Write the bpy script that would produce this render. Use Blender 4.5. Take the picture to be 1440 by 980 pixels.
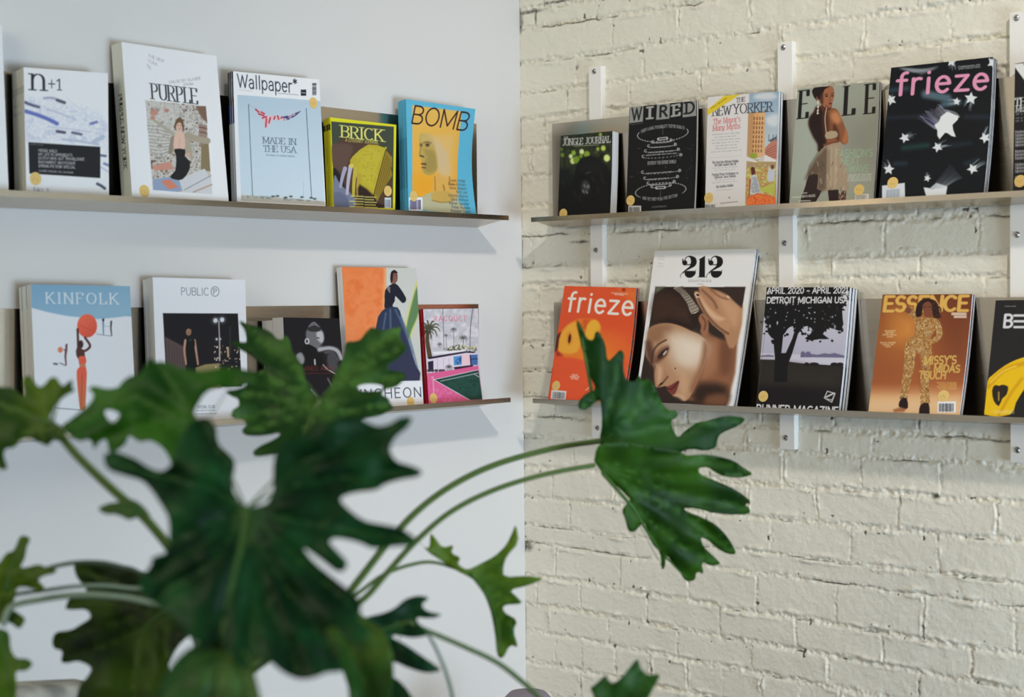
import bpy, bmesh, math, random
import numpy as np
from mathutils import Vector, Matrix
from mathutils.geometry import delaunay_2d_cdt

for o in list(bpy.data.objects):
    bpy.data.objects.remove(o, do_unlink=True)
S = bpy.context.scene
COL = S.collection
EYE = 1.5                                   # camera height; shelf heights below are measured from it

# ------------------------------------------------------------------ camera
F_PX = 2331.4
CAM = np.array([-3.4841, -2.9922, EYE])
FW = np.array([0.75403306, 0.65628554, -0.02689676])
RT = np.array([0.65628197, -0.75444683, -0.01019613])
UP = np.array([0.02698375, 0.00996363, 0.99958622])
cam = bpy.data.cameras.new('camera')
cam.sensor_width = 36.0
cam.sensor_fit = 'HORIZONTAL'
cam.lens = F_PX / 1440 * 36
cam.clip_start = 0.05
cam.dof.use_dof = True
cam.dof.focus_distance = 4.05
cam.dof.aperture_fstop = 2.9
co = bpy.data.objects.new('camera', cam)
COL.objects.link(co)
co.matrix_world = Matrix(((RT[0], UP[0], -FW[0], CAM[0]), (RT[1], UP[1], -FW[1], CAM[1]),
                          (RT[2], UP[2], -FW[2], CAM[2]), (0, 0, 0, 1)))
S.camera = co

# ------------------------------------------------------------------ light
W = bpy.data.worlds.new('world')
S.world = W
W.use_nodes = True
W.node_tree.nodes['Background'].inputs[0].default_value = (1.0, 0.88, 0.72, 1)
W.node_tree.nodes['Background'].inputs[1].default_value = 0.13


def look(o, target):
    d = Vector(target) - o.location
    o.rotation_euler = d.to_track_quat('-Z', 'Y').to_euler()


def area(name, loc, target, sx, sy, power, col):
    l = bpy.data.lights.new(name, 'AREA')
    l.shape = 'RECTANGLE'
    l.size, l.size_y = sx, sy
    l.energy = power
    l.color = col
    o = bpy.data.objects.new(name, l)
    COL.objects.link(o)
    o.location = loc
    look(o, target)
    return o


area('window_light', (-0.9, -4.3, 0.8), (-0.75, 0, 0.95), 1.75, 1.2, 84, (0.62, 0.81, 1.0))
area('far_fill_light', (-2.3, -5.4, 0.9), (-1.1, 0, 0.9), 2.6, 1.6, 26, (0.70, 0.84, 1.0))  # added cool fill that softens shadows on the smooth wall, not a window
area('side_fill_light', (-3.9, -1.1, 2.4), (0, -0.7, 1.7), 1.0, 1.0, 25, (1.0, 0.92, 0.72))  # added warm fill with no fixture, brightens the brick wall
lamp = bpy.data.lights.new('ceiling_spotlight', 'SPOT')
lamp.energy = 385
lamp.color = (1.0, 0.90, 0.80)
lamp.shadow_soft_size = 0.14
lamp.spot_size = math.radians(41)
lamp.spot_blend = 1.0
lo = bpy.data.objects.new('ceiling_spotlight', lamp)
COL.objects.link(lo)
lo.location = (-2.6, -3.7, 4.4)
look(lo, (-0.02, -0.78, 1.50))

S.view_settings.view_transform = 'Standard'
S.view_settings.look = 'None'
S.view_settings.exposure = 0.0
S.view_settings.gamma = 1.0
S.view_settings.use_curve_mapping = False

# ------------------------------------------------------------------ helpers


def lin(c):
    c = np.asarray(c, float)
    return np.where(c <= 0.04045, c / 12.92, ((c + 0.055) / 1.055) ** 2.4)


def rgb(*c):
    return tuple(float(x) for x in lin(np.array(c) / 255.0)) + (1.0,)


def mat(name, color=(0.8, 0.8, 0.8, 1), rough=0.5, metal=0.0, attr=None, bump=None, spec=0.5):
    m = bpy.data.materials.new(name)
    m.use_nodes = True
    nt = m.node_tree
    b = nt.nodes['Principled BSDF']
    b.inputs['Base Color'].default_value = color
    b.inputs['Roughness'].default_value = rough
    b.inputs['Metallic'].default_value = metal
    b.inputs['Specular IOR Level'].default_value = spec
    if attr:
        a = nt.nodes.new('ShaderNodeVertexColor')
        a.layer_name = attr
        nt.links.new(a.outputs['Color'], b.inputs['Base Color'])
    if bump:
        scale, dist, strength = bump
        tc = nt.nodes.new('ShaderNodeTexCoord')
        n = nt.nodes.new('ShaderNodeTexNoise')
        n.inputs['Scale'].default_value = scale
        n.inputs['Detail'].default_value = 4
        bp = nt.nodes.new('ShaderNodeBump')
        bp.inputs['Distance'].default_value = dist
        bp.inputs['Strength'].default_value = strength
        nt.links.new(tc.outputs['Object'], n.inputs['Vector'])
        nt.links.new(n.outputs['Fac'], bp.inputs['Height'])
        nt.links.new(bp.outputs['Normal'], b.inputs['Normal'])
    return m


def add(name, me, parent=None):
    o = bpy.data.objects.new(name, me)
    COL.objects.link(o)
    if parent:
        o.parent = parent
    return o


def tag(o, label, cat, group=None, kind=None):
    o['label'] = label
    o['category'] = cat
    if group:
        o['group'] = group
    if kind:
        o['kind'] = kind
    return o


def empty(name, loc, label, cat, group=None):
    o = bpy.data.objects.new(name, None)
    o.empty_display_size = 0.05
    COL.objects.link(o)
    o.location = loc
    return tag(o, label, cat, group)


def bm_mesh(name, bm, m, smooth=False):
    me = bpy.data.meshes.new(name)
    bmesh.ops.recalc_face_normals(bm, faces=bm.faces)
    bm.to_mesh(me)
    bm.free()
    if smooth:
        for p in me.polygons:
            p.use_smooth = True
    for x in (m if isinstance(m, (list, tuple)) else [m]):
        me.materials.append(x)
    return me


def box_bm(bm, lo_, hi_, bevel=0.0):
    vs = [bm.verts.new((x, y, z)) for z in (lo_[2], hi_[2]) for y in (lo_[1], hi_[1]) for x in (lo_[0], hi_[0])]
    fs = [bm.faces.new([vs[i] for i in q]) for q in
          ((0, 2, 3, 1), (4, 5, 7, 6), (0, 1, 5, 4), (2, 6, 7, 3), (0, 4, 6, 2), (1, 3, 7, 5))]
    if bevel:
        es = list({e for f in fs for e in f.edges})
        bmesh.ops.bevel(bm, geom=es, offset=bevel, segments=2, profile=0.5, affect='EDGES')


def prism_bm(bm, pts, a, b):
    """closed outline pts swept from offset vector a to offset vector b (pts are Vectors)"""
    A = [bm.verts.new(p + a) for p in pts]
    B = [bm.verts.new(p + b) for p in pts]
    n = len(pts)
    bm.faces.new(A)
    bm.faces.new(B[::-1])
    for i in range(n):
        bm.faces.new((A[i], A[(i + 1) % n], B[(i + 1) % n], B[i]))


def grid_mesh(name, P, m, colors=None, smooth=True):
    """P: (H,W,3) vertex positions; colors: (H,W,3) linear"""
    H, Wd = P.shape[:2]
    me = bpy.data.meshes.new(name)
    idx = np.arange(H * Wd).reshape(H, Wd)
    q = np.stack([idx[:-1, :-1], idx[:-1, 1:], idx[1:, 1:], idx[1:, :-1]], -1).reshape(-1, 4)
    fill_mesh(me, P.reshape(-1, 3), q, smooth)
    if colors is not None:
        set_colors(me, colors.reshape(-1, 3))
    me.materials.append(m)
    return me


def fill_mesh(me, V, Q, smooth=True):
    Q = np.asarray(Q)
    n, k = Q.shape
    me.vertices.add(len(V))
    me.vertices.foreach_set('co', np.asarray(V, np.float32).ravel())
    me.loops.add(n * k)
    me.loops.foreach_set('vertex_index', Q.astype(np.int32).ravel())
    me.polygons.add(n)
    me.polygons.foreach_set('loop_start', np.arange(0, n * k, k, dtype=np.int32))
    me.update(calc_edges=True)
    me.polygons.foreach_set('use_smooth', np.full(n, smooth, bool))


def set_colors(me, C):
    a = me.color_attributes.new('Col', 'FLOAT_COLOR', 'POINT')
    c = np.ones((len(C), 4), np.float32)
    c[:, :3] = C
    a.data.foreach_set('color', c.ravel())


_rn = np.random.RandomState(7)
_tab = _rn.rand(256, 256)


def vnoise(x, y, seed=0):
    x = np.asarray(x) + seed * 17.31
    y = np.asarray(y) + seed * 9.77
    xi = np.floor(x).astype(int)
    yi = np.floor(y).astype(int)
    fx, fy = x - xi, y - yi
    fx = fx * fx * (3 - 2 * fx)
    fy = fy * fy * (3 - 2 * fy)
    g = lambda a, b: _tab[a & 255, b & 255]
    return (g(xi, yi) * (1 - fx) + g(xi + 1, yi) * fx) * (1 - fy) + (g(xi, yi + 1) * (1 - fx) + g(xi + 1, yi + 1) * fx) * fy


def fnoise(x, y, seed=0, oct=4):
    t, a, s = 0.0, 1.0, 0.0
    for i in range(oct):
        t = t + a * vnoise(np.asarray(x) * 2 ** i, np.asarray(y) * 2 ** i, seed + i)
        s += a
        a *= 0.5
    return t / s


def wl(wall, s, o, z):
    """point on a wall: s along it from the corner, o out from it, z from the camera height"""
    return np.array([-s, -o, z + EYE]) if wall == 'L' else np.array([-o, -s, z + EYE])


def tube_bm(bm, pts, radii, n=8):
    """tapered tube through pts"""
    pts = [Vector(p) for p in pts]
    rings = []
    up = Vector((0, 0, 1))
    for i, p in enumerate(pts):
        t = (pts[min(i + 1, len(pts) - 1)] - pts[max(i - 1, 0)]).normalized()
        a = t.cross(up)
        if a.length < 1e-4:
            a = t.cross(Vector((1, 0, 0)))
        a.normalize()
        b = t.cross(a)
        r = radii[i]
        rings.append([bm.verts.new(p + (a * math.cos(k * 2 * math.pi / n) + b * math.sin(k * 2 * math.pi / n)) * r) for k in range(n)])
    for i in range(len(rings) - 1):
        for k in range(n):
            bm.faces.new((rings[i][k], rings[i][(k + 1) % n], rings[i + 1][(k + 1) % n], rings[i + 1][k]))
    bm.faces.new(rings[0][::-1])
    bm.faces.new(rings[-1])


def catmull(pts, n=6, closed=False):
    pts = [np.asarray(p, float) for p in pts]
    N = len(pts)
    out = []
    for i in range(N if closed else N - 1):
        g = (lambda j: pts[j % N]) if closed else (lambda j: pts[min(max(j, 0), N - 1)])
        p0, p1, p2, p3 = g(i - 1), g(i), g(i + 1), g(i + 2)
        for k in range(n):
            t = k / n
            out.append(0.5 * (2 * p1 + (p2 - p0) * t + (2 * p0 - 5 * p1 + 4 * p2 - p3) * t * t + (3 * p1 - p0 - 3 * p2 + p3) * t ** 3))
    if not closed:
        out.append(pts[-1])
    return out


# ------------------------------------------------------------------ the room
M_plaster = mat('white_wall_paint', (0.72, 0.71, 0.695, 1), 0.6, bump=(60, 0.002, 0.12))
M_brick = mat('painted_brick', rough=0.55, attr='Col', bump=(320, 0.002, 0.5))
M_floor = bpy.data.materials.new('wood_floor')
M_floor.use_nodes = True
nt = M_floor.node_tree
b = nt.nodes['Principled BSDF']
tc = nt.nodes.new('ShaderNodeTexCoord')
bt = nt.nodes.new('ShaderNodeTexBrick')
bt.inputs['Scale'].default_value = 1.0
bt.inputs['Brick Width'].default_value = 1.4
bt.inputs['Row Height'].default_value = 0.14
bt.inputs['Mortar Size'].default_value = 0.003
bt.inputs['Color1'].default_value = (0.30, 0.19, 0.11, 1)
bt.inputs['Color2'].default_value = (0.22, 0.13, 0.075, 1)
bt.inputs['Mortar'].default_value = (0.05, 0.03, 0.02, 1)
nt.links.new(tc.outputs['Object'], bt.inputs['Vector'])
nt.links.new(bt.outputs['Color'], b.inputs['Base Color'])
b.inputs['Roughness'].default_value = 0.4


def struct(name, lo_, hi_, m):
    bm = bmesh.new()
    box_bm(bm, lo_, hi_)
    o = add(name, bm_mesh(name, bm, m))
    o['kind'] = 'structure'
    return o


ROOM = 5.2
struct('floor', (-ROOM, -ROOM, -0.1), (0.12, 0.12, 0.0), M_floor)
struct('ceiling', (-ROOM, -ROOM, 4.8), (0.12, 0.12, 4.9), M_plaster)
struct('wall_left', (-ROOM, 0.0, 0.0), (0.0, 0.12, 4.8), M_plaster)


def brick_wall():
    ds = 0.0027
    s = np.concatenate([np.arange(-0.0, 1.75, ds), np.linspace(1.76, ROOM, 60)])
    z = np.concatenate([np.linspace(-1.5, -1.16, 16)[:-1], np.arange(-1.16, 0.92, ds), np.linspace(0.93, 3.3, 60)])
    Sg, Zg = np.meshgrid(s, z)
    wob = 0.008 * (fnoise(Sg * 7, Zg * 7, 3) - 0.5) + 0.007 * (fnoise(Sg * 34, Zg * 34, 4) - 0.5)
    wob2 = 0.010 * (fnoise(Sg * 9, Zg * 9, 5) - 0.5) + 0.009 * (fnoise(Sg * 30, Zg * 30, 6) - 0.5)
    # bed joints (height from the eye) at the corner, and how far they drop along the wall
    beds = [(3.4, 0)] + [(3.3 - .08 * i, 0) for i in range(17)] + [(1.98, 0), (1.9, 0), (1.82, 0), (1.74, 0), (1.66, 0), (1.58, 0), (1.5, 0), (1.42, 0), (1.34, 0), (1.26, 0), (1.18, 0), (1.1, 0), (1.02, 0), (0.94, 0),
            (0.865, 0), (0.805, 0), (0.756, 0), (0.664, 0), (0.581, 0), (0.508, 0), (0.43, 0), (0.35, 0), (0.27, 0), (0.188, 0), (0.105, 0), (0.052, 0),
            (-0.03, 0), (-0.11, 0), (-0.185, 0), (-0.255, 0), (-0.31, 0), (-0.368, 0), (-0.45, 0.0), (-0.534, 0.0),
            (-0.613, .012), (-0.660, .014), (-0.750, .026), (-0.829, .024), (-0.905, .022), (-0.99, .02), (-1.075, .02),
            (-1.155, .02), (-1.235, .02), (-1.32, .02), (-1.4, .02), (-1.5, .02)]
    given = {-0.31: (0.29, 0.51, 0.73, 0.942, 1.079, 1.311, 1.53), -0.368: (0.18, 0.40, 0.62, 0.836, 1.050, 1.248, 1.47),
             -0.45: (0.10, 0.31, 0.535, 0.73, 0.929, 1.143, 1.384, 1.6), -0.534: (0.157, 0.38, 0.600, 0.800, 1.017, 1.246, 1.47),
             -0.660: (0.108, 0.328, 0.55, 0.758, 0.982, 1.207, 1.43, 1.65), -0.750: (0.041, 0.197, 0.417, 0.646, 0.872, 1.101, 1.327, 1.55),
             -0.829: (0.079, 0.289, 0.514, 0.739, 0.956, 1.192, 1.42, 1.63), -0.905: (0.103, 0.203, 0.312, 0.429, 0.545, 0.656, 0.767, 0.88, 0.99, 1.1, 1.21, 1.32, 1.43, 1.54),
             -0.613: (), 0.105: (0.215, 0.43, 0.64, 0.97, 1.2, 1.42), 0.664: (0.2, 0.42, 0.62, 0.84, 1.06, 1.28, 1.5), 0.756: (0.32, 0.53, 0.75, 0.97, 1.2, 1.42)}
    rng = random.Random(5)
    h = np.zeros_like(Sg)
    crack = np.zeros_like(Sg)
    djoint = np.full_like(Sg, 9.0)
    zz = Zg + wob
    ss = Sg + wob2
    for i in range(len(beds) - 1):
        zt = beds[i][0] - beds[i][1] * Sg
        zb = beds[i + 1][0] - beds[i + 1][1] * Sg
        inside = (zz <= zt) & (zz > zb)
        d = np.minimum(zt - zz, zz - zb)
        key = beds[i][0]
        if key in given:
            vj = list(given[key])
        else:
            off = rng.uniform(0, 0.2)
            vj = [off + k * 0.218 + rng.uniform(-.012, .012) for k in range(0, 9)]
        if key > -0.25 or key < -0.7:
            pass
        last = (vj[-1] if vj else 1.5)
        if key != -0.613:
            vj += [last + 0.22 * k for k in range(1, 20) if last + 0.22 * k < ROOM]
        dv = np.full_like(Sg, 9.0)
        bid = np.zeros_like(Sg)
        for v in vj:
            lean = rng.uniform(-.06, .06)
            dv = np.minimum(dv, np.abs(ss - v - lean * (zz - zb)))
            bid += (ss > v)
        dd = np.minimum(d, dv * 1.5 + 0.0028)
        jit = 0.0026 * (fnoise(Sg * 55, Zg * 8 + i, 16, 3) - .5)
        # dark cracks run along the top of some bed joints and down some verticals
        cr = np.exp(-((zt - zz - 0.004 + jit) / 0.0013) ** 2) * np.clip((fnoise(Sg * 16 + i * 3.1, Zg * 2, 11) - 0.60) * 8, 0, 1)
        cv = np.exp(-((dv - 0.002 + jit) / 0.0012) ** 2) * np.clip((fnoise(Sg * 5, Zg * 26 + i * 1.7, 12) - 0.62) * 6, 0, 1)
        if key == -0.613:
            dd = d + 0.004
            cr = np.exp(-((zt - zz - 0.001 + jit * .4) / 0.0011) ** 2) * np.clip((fnoise(Sg * 9, Zg * 2, 13) - 0.44) * 5, 0, 1)
        if key == -0.660:
            cr = np.exp(-((zt - zz - 0.0012 + jit * .4) / 0.0014) ** 2) * np.clip((fnoise(Sg * 6, Zg * 2, 14) - 0.40) * 6, 0, 1.3)
        if key in (0.188, 0.756, -0.31):
            cr = np.exp(-((zt - zz - 0.003 + jit * 2.2) / 0.0016) ** 2) * np.clip((fnoise(Sg * 14, Zg * 2, 15) - 0.46) * 6, 0, 1)
        lift = np.array([rng.uniform(-0.0012, 0.0012) for _ in range(80)])
        tiltv = np.array([rng.uniform(-0.02, 0.02) for _ in range(80)])
        bl = lift[bid.astype(int) % 80] + tiltv[bid.astype(int) % 80] * (zz - zb)
        h = np.where(inside, bl, h)
        djoint = np.where(inside, dd, djoint)
        crack = np.where(inside, np.maximum(cr, cv), crack)
    e = np.clip(djoint / 0.011, 0, 1)
    e = e * e * (3 - 2 * e)
    rough = fnoise(Sg * 70, Zg * 110, 21) - 0.5
    fine = fnoise(Sg * 190, Zg * 190, 23, 3) - 0.5
    soft = fnoise(Sg * 22, Zg * 22, 22) - 0.5
    H = h * e - (1 - e) * 0.0028 + (1 - e) * (rough * 0.011 + fine * 0.006 + (fnoise(Sg * 130, Zg * 130, 27, 2) - 0.5) * 0.0045) + e * (soft * 0.0026 + rough * 0.0016 + fine * 0.0011)
    # smeared mortar ridges standing proud just below some joints
    smear = np.exp(-((djoint - 0.011) / 0.005) ** 2) * np.clip(fnoise(Sg * 14, Zg * 30, 24) - 0.50, 0, 1) * (0.014 + 0.03 * rough)
    H = H + smear
    pits = (fnoise(Sg * 60, Zg * 60, 31, 2) > 0.875) & (djoint < 0.02)
    crack = np.clip(crack + pits * 0.8, 0, 1)
    # the chipped dark patches in the corner and at the top of the wall
    for (cs, cz, rs, rz) in ((0.0, -0.672, .028, .020), (0.0, 0.775, .012, .03), (0.03, 0.800, .06, .006), (0.13, 0.815, .07, .004), (0.20, 0.165, .035, .004), (1.236, -0.449, .012, .008)):
        g = np.exp(-((Sg - cs) / rs) ** 2 - ((Zg - cz) / rz) ** 2)
        crack = np.maximum(crack, np.clip(g * 2.2 * fnoise(Sg * 80, Zg * 80, 33) - 0.25, 0, 1))
    H = H - crack * 0.004
    H[:, :1] = np.maximum(H[:, :1], -0.004)
    P = np.stack([-H, -Sg, Zg + EYE], -1)
    base = np.array(lin(np.array([233, 231, 217]) / 255.0))
    tone = 0.97 + 0.08 * (fnoise(Sg * 5, Zg * 9, 41) - 0.5)
    C = base[None, None] * tone[..., None]
    stain = np.clip((fnoise(Sg * 6, Zg * 10, 42) - 0.58) * 4, 0, 1) * (1 - e)
    C = C * (1 - stain[..., None] * np.array([0.05, 0.08, 0.16]))
    k = np.clip(crack, 0, 1)[..., None] ** 0.8
    C = C * (1 - k) + np.array([0.035, 0.03, 0.022]) * k
    me = grid_mesh('wall_right', P, M_brick, C)
    me.flip_normals()
    o = add('wall_right', me)
    o['kind'] = 'structure'
    return o


brick_wall()

# ------------------------------------------------------------------ mounting strips and shelves
M_strip = mat('white_painted_strip', (0.86, 0.85, 0.82, 1), 0.4)
M_screw = mat('zinc_screw', (0.5, 0.5, 0.5, 1), 0.3, 1.0)
M_slot = mat('screw_recess', (0.05, 0.05, 0.05, 1), 0.5, 0.6)
M_steel = mat('brushed_steel', (0.52, 0.45, 0.36, 1), 0.2, 1.0)
nt = M_steel.node_tree
tc = nt.nodes.new('ShaderNodeTexCoord')
mp = nt.nodes.new('ShaderNodeMapping')
mp.inputs['Scale'].default_value = (2.5, 2.5, 220)
nz = nt.nodes.new('ShaderNodeTexNoise')
nz.inputs['Scale'].default_value = 3
rr = nt.nodes.new('ShaderNodeMapRange')
rr.inputs[3].default_value = 0.14
rr.inputs[4].default_value = 0.30
nt.links.new(tc.outputs['Object'], mp.inputs['Vector'])
nt.links.new(mp.outputs['Vector'], nz.inputs['Vector'])
nt.links.new(nz.outputs['Fac'], rr.inputs['Value'])
nt.links.new(rr.outputs['Result'], nt.nodes['Principled BSDF'].inputs['Roughness'])


def screw_mesh(r=0.0075):
    bm = bmesh.new()
    prof = [(0.0, r * 0.62), (r * 0.55, r * 0.58), (r * 0.9, r * 0.3), (r, 0.0)]
    n = 18
    rings = []
    for q, hgt in prof[1:]:
        rings.append([bm.verts.new((-hgt, math.cos(2 * math.pi * k / n) * q, math.sin(2 * math.pi * k / n) * q)) for k in range(n)])
    c = bm.verts.new((-prof[0][1], 0, 0))
    for k in range(n):
        bm.faces.new((c, rings[0][k], rings[0][(k + 1) % n]))
        for i in range(len(rings) - 1):
            bm.faces.new((rings[i][k], rings[i + 1][k], rings[i + 1][(k + 1) % n], rings[i][(k + 1) % n]))
    bm.faces.new(rings[-1])
    for f in bm.faces:
        f.material_index = 0
    base = len(bm.faces)
    for a in (0.5, 0.5 + math.pi / 2):
        ca, sa = math.cos(a), math.sin(a)
        L, wd = r * 0.5, r * 0.11
        vs = [bm.verts.new((-r * 0.66, ca * x - sa * y, sa * x + ca * y)) for x, y in ((-L, -wd), (L, -wd), (L, wd), (-L, wd))]
        bm.faces.new(vs).material_index = 1
    return bm_mesh('screw', bm, [M_screw, M_slot])


SCREW = screw_mesh()
for s0, lab in ((0.275, 'white vertical mounting strip nearest the corner, behind the gorilla magazine shelf end'),
                (0.857, 'white vertical mounting strip between the two with the tower cover and the grey fashion cover'),
                (1.447, 'white vertical mounting strip at the far right, cut by the picture edge')):
    t = empty('mounting_strip', wl('R', s0, 0.0, -0.36), lab, 'mounting strip', 'white mounting strips on the brick wall')
    bm = bmesh.new()
    box_bm(bm, (-0.0175, -0.021, 0.0), (0.005, 0.021, 0.985), 0.0015)
    add('rail', bm_mesh('rail', bm, M_strip), t)
    for zz in (0.028, 0.50, 0.972):
        o = add('screw', SCREW, t)
        o.location = (-0.017, 0.004 if s0 > 0.5 else 0.002, zz)


def shelf(wall, s0, s1, zfront, zboard, off, lab, screws=()):
    """bent sheet-steel magazine shelf: upright back plate, ledge rising to a turned-down front lip"""
    base = wl(wall, s0, off, zfront - 0.04)
    t = empty('magazine_shelf', base, lab, 'shelf', 'steel magazine shelves')

    def P(s, o, z):
        return Vector(wl(wall, s, o, z) - base)
    th, D, lip = 0.003, 0.1145, 0.0125
    tilt = math.tan(math.radians(10))
    zin = zfront - 0.004
    zback = zin - (D - off) * tilt
    bm = bmesh.new()
    prof = [P(s0, off, zback - th), P(s0, off, zboard), P(s0, off + th, zboard), P(s0, off + th, zback)]
    along = P(s1, 0, 0) - P(s0, 0, 0)
    prism_bm(bm, prof, Vector((0, 0, 0)), along)
    add('back_plate', bm_mesh('back_plate', bm, M_steel), t)
    bm = bmesh.new()
    prof = [P(s0, off + th, zback), P(s0, D - 0.003, zin - 0.0005), P(s0, D - 0.003, zfront), P(s0, D, zfront),
            P(s0, D, zfront - lip), P(s0, D - 0.003, zfront - lip), P(s0, D - 0.003, zin - th - 0.0005), P(s0, off + th, zback - th)]
    prism_bm(bm, prof, Vector((0, 0, 0)), along)
    add('ledge', bm_mesh('ledge', bm, M_steel), t)
    for sx, zx in screws:
        o = add('screw', SCREW, t)
        o.location = P(sx, off + th, zx)
        o.scale = (0.55, 0.55, 0.55)
        if wall == 'L':
            o.rotation_euler = (0, 0, math.pi / 2)
    return t


shelf('L', 0.1856, 2.25, 0.2328, 0.4824, 0.0005, 'upper bronze steel magazine shelf on the smooth white wall', ((0.62, 0.45), (1.40, 0.40)))
shelf('L', 0.1856, 2.25, -0.2473, 0.0005, 0.0005, 'lower steel magazine shelf on the smooth white wall, partly behind leaves', ((1.345, -0.06),))
shelf('R', 0.1312, 1.95, 0.2295, 0.4844, 0.0205, 'upper steel magazine shelf on the white brick wall', ((0.893, 0.43), (0.893, 0.27)))
shelf('R', 0.1312, 1.95, -0.2527, 0.0035, 0.0205, 'lower steel magazine shelf on the white brick wall', ((0.79, -0.05),))

# ------------------------------------------------------------------ printing: a small painter for covers


def arc(cx, cy, rx, ry, a0, a1, n=10):
    return [(cx + rx * math.cos(math.radians(a0 + (a1 - a0) * i / n)), cy + ry * math.sin(math.radians(a0 + (a1 - a0) * i / n))) for i in range(n + 1)]


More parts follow.
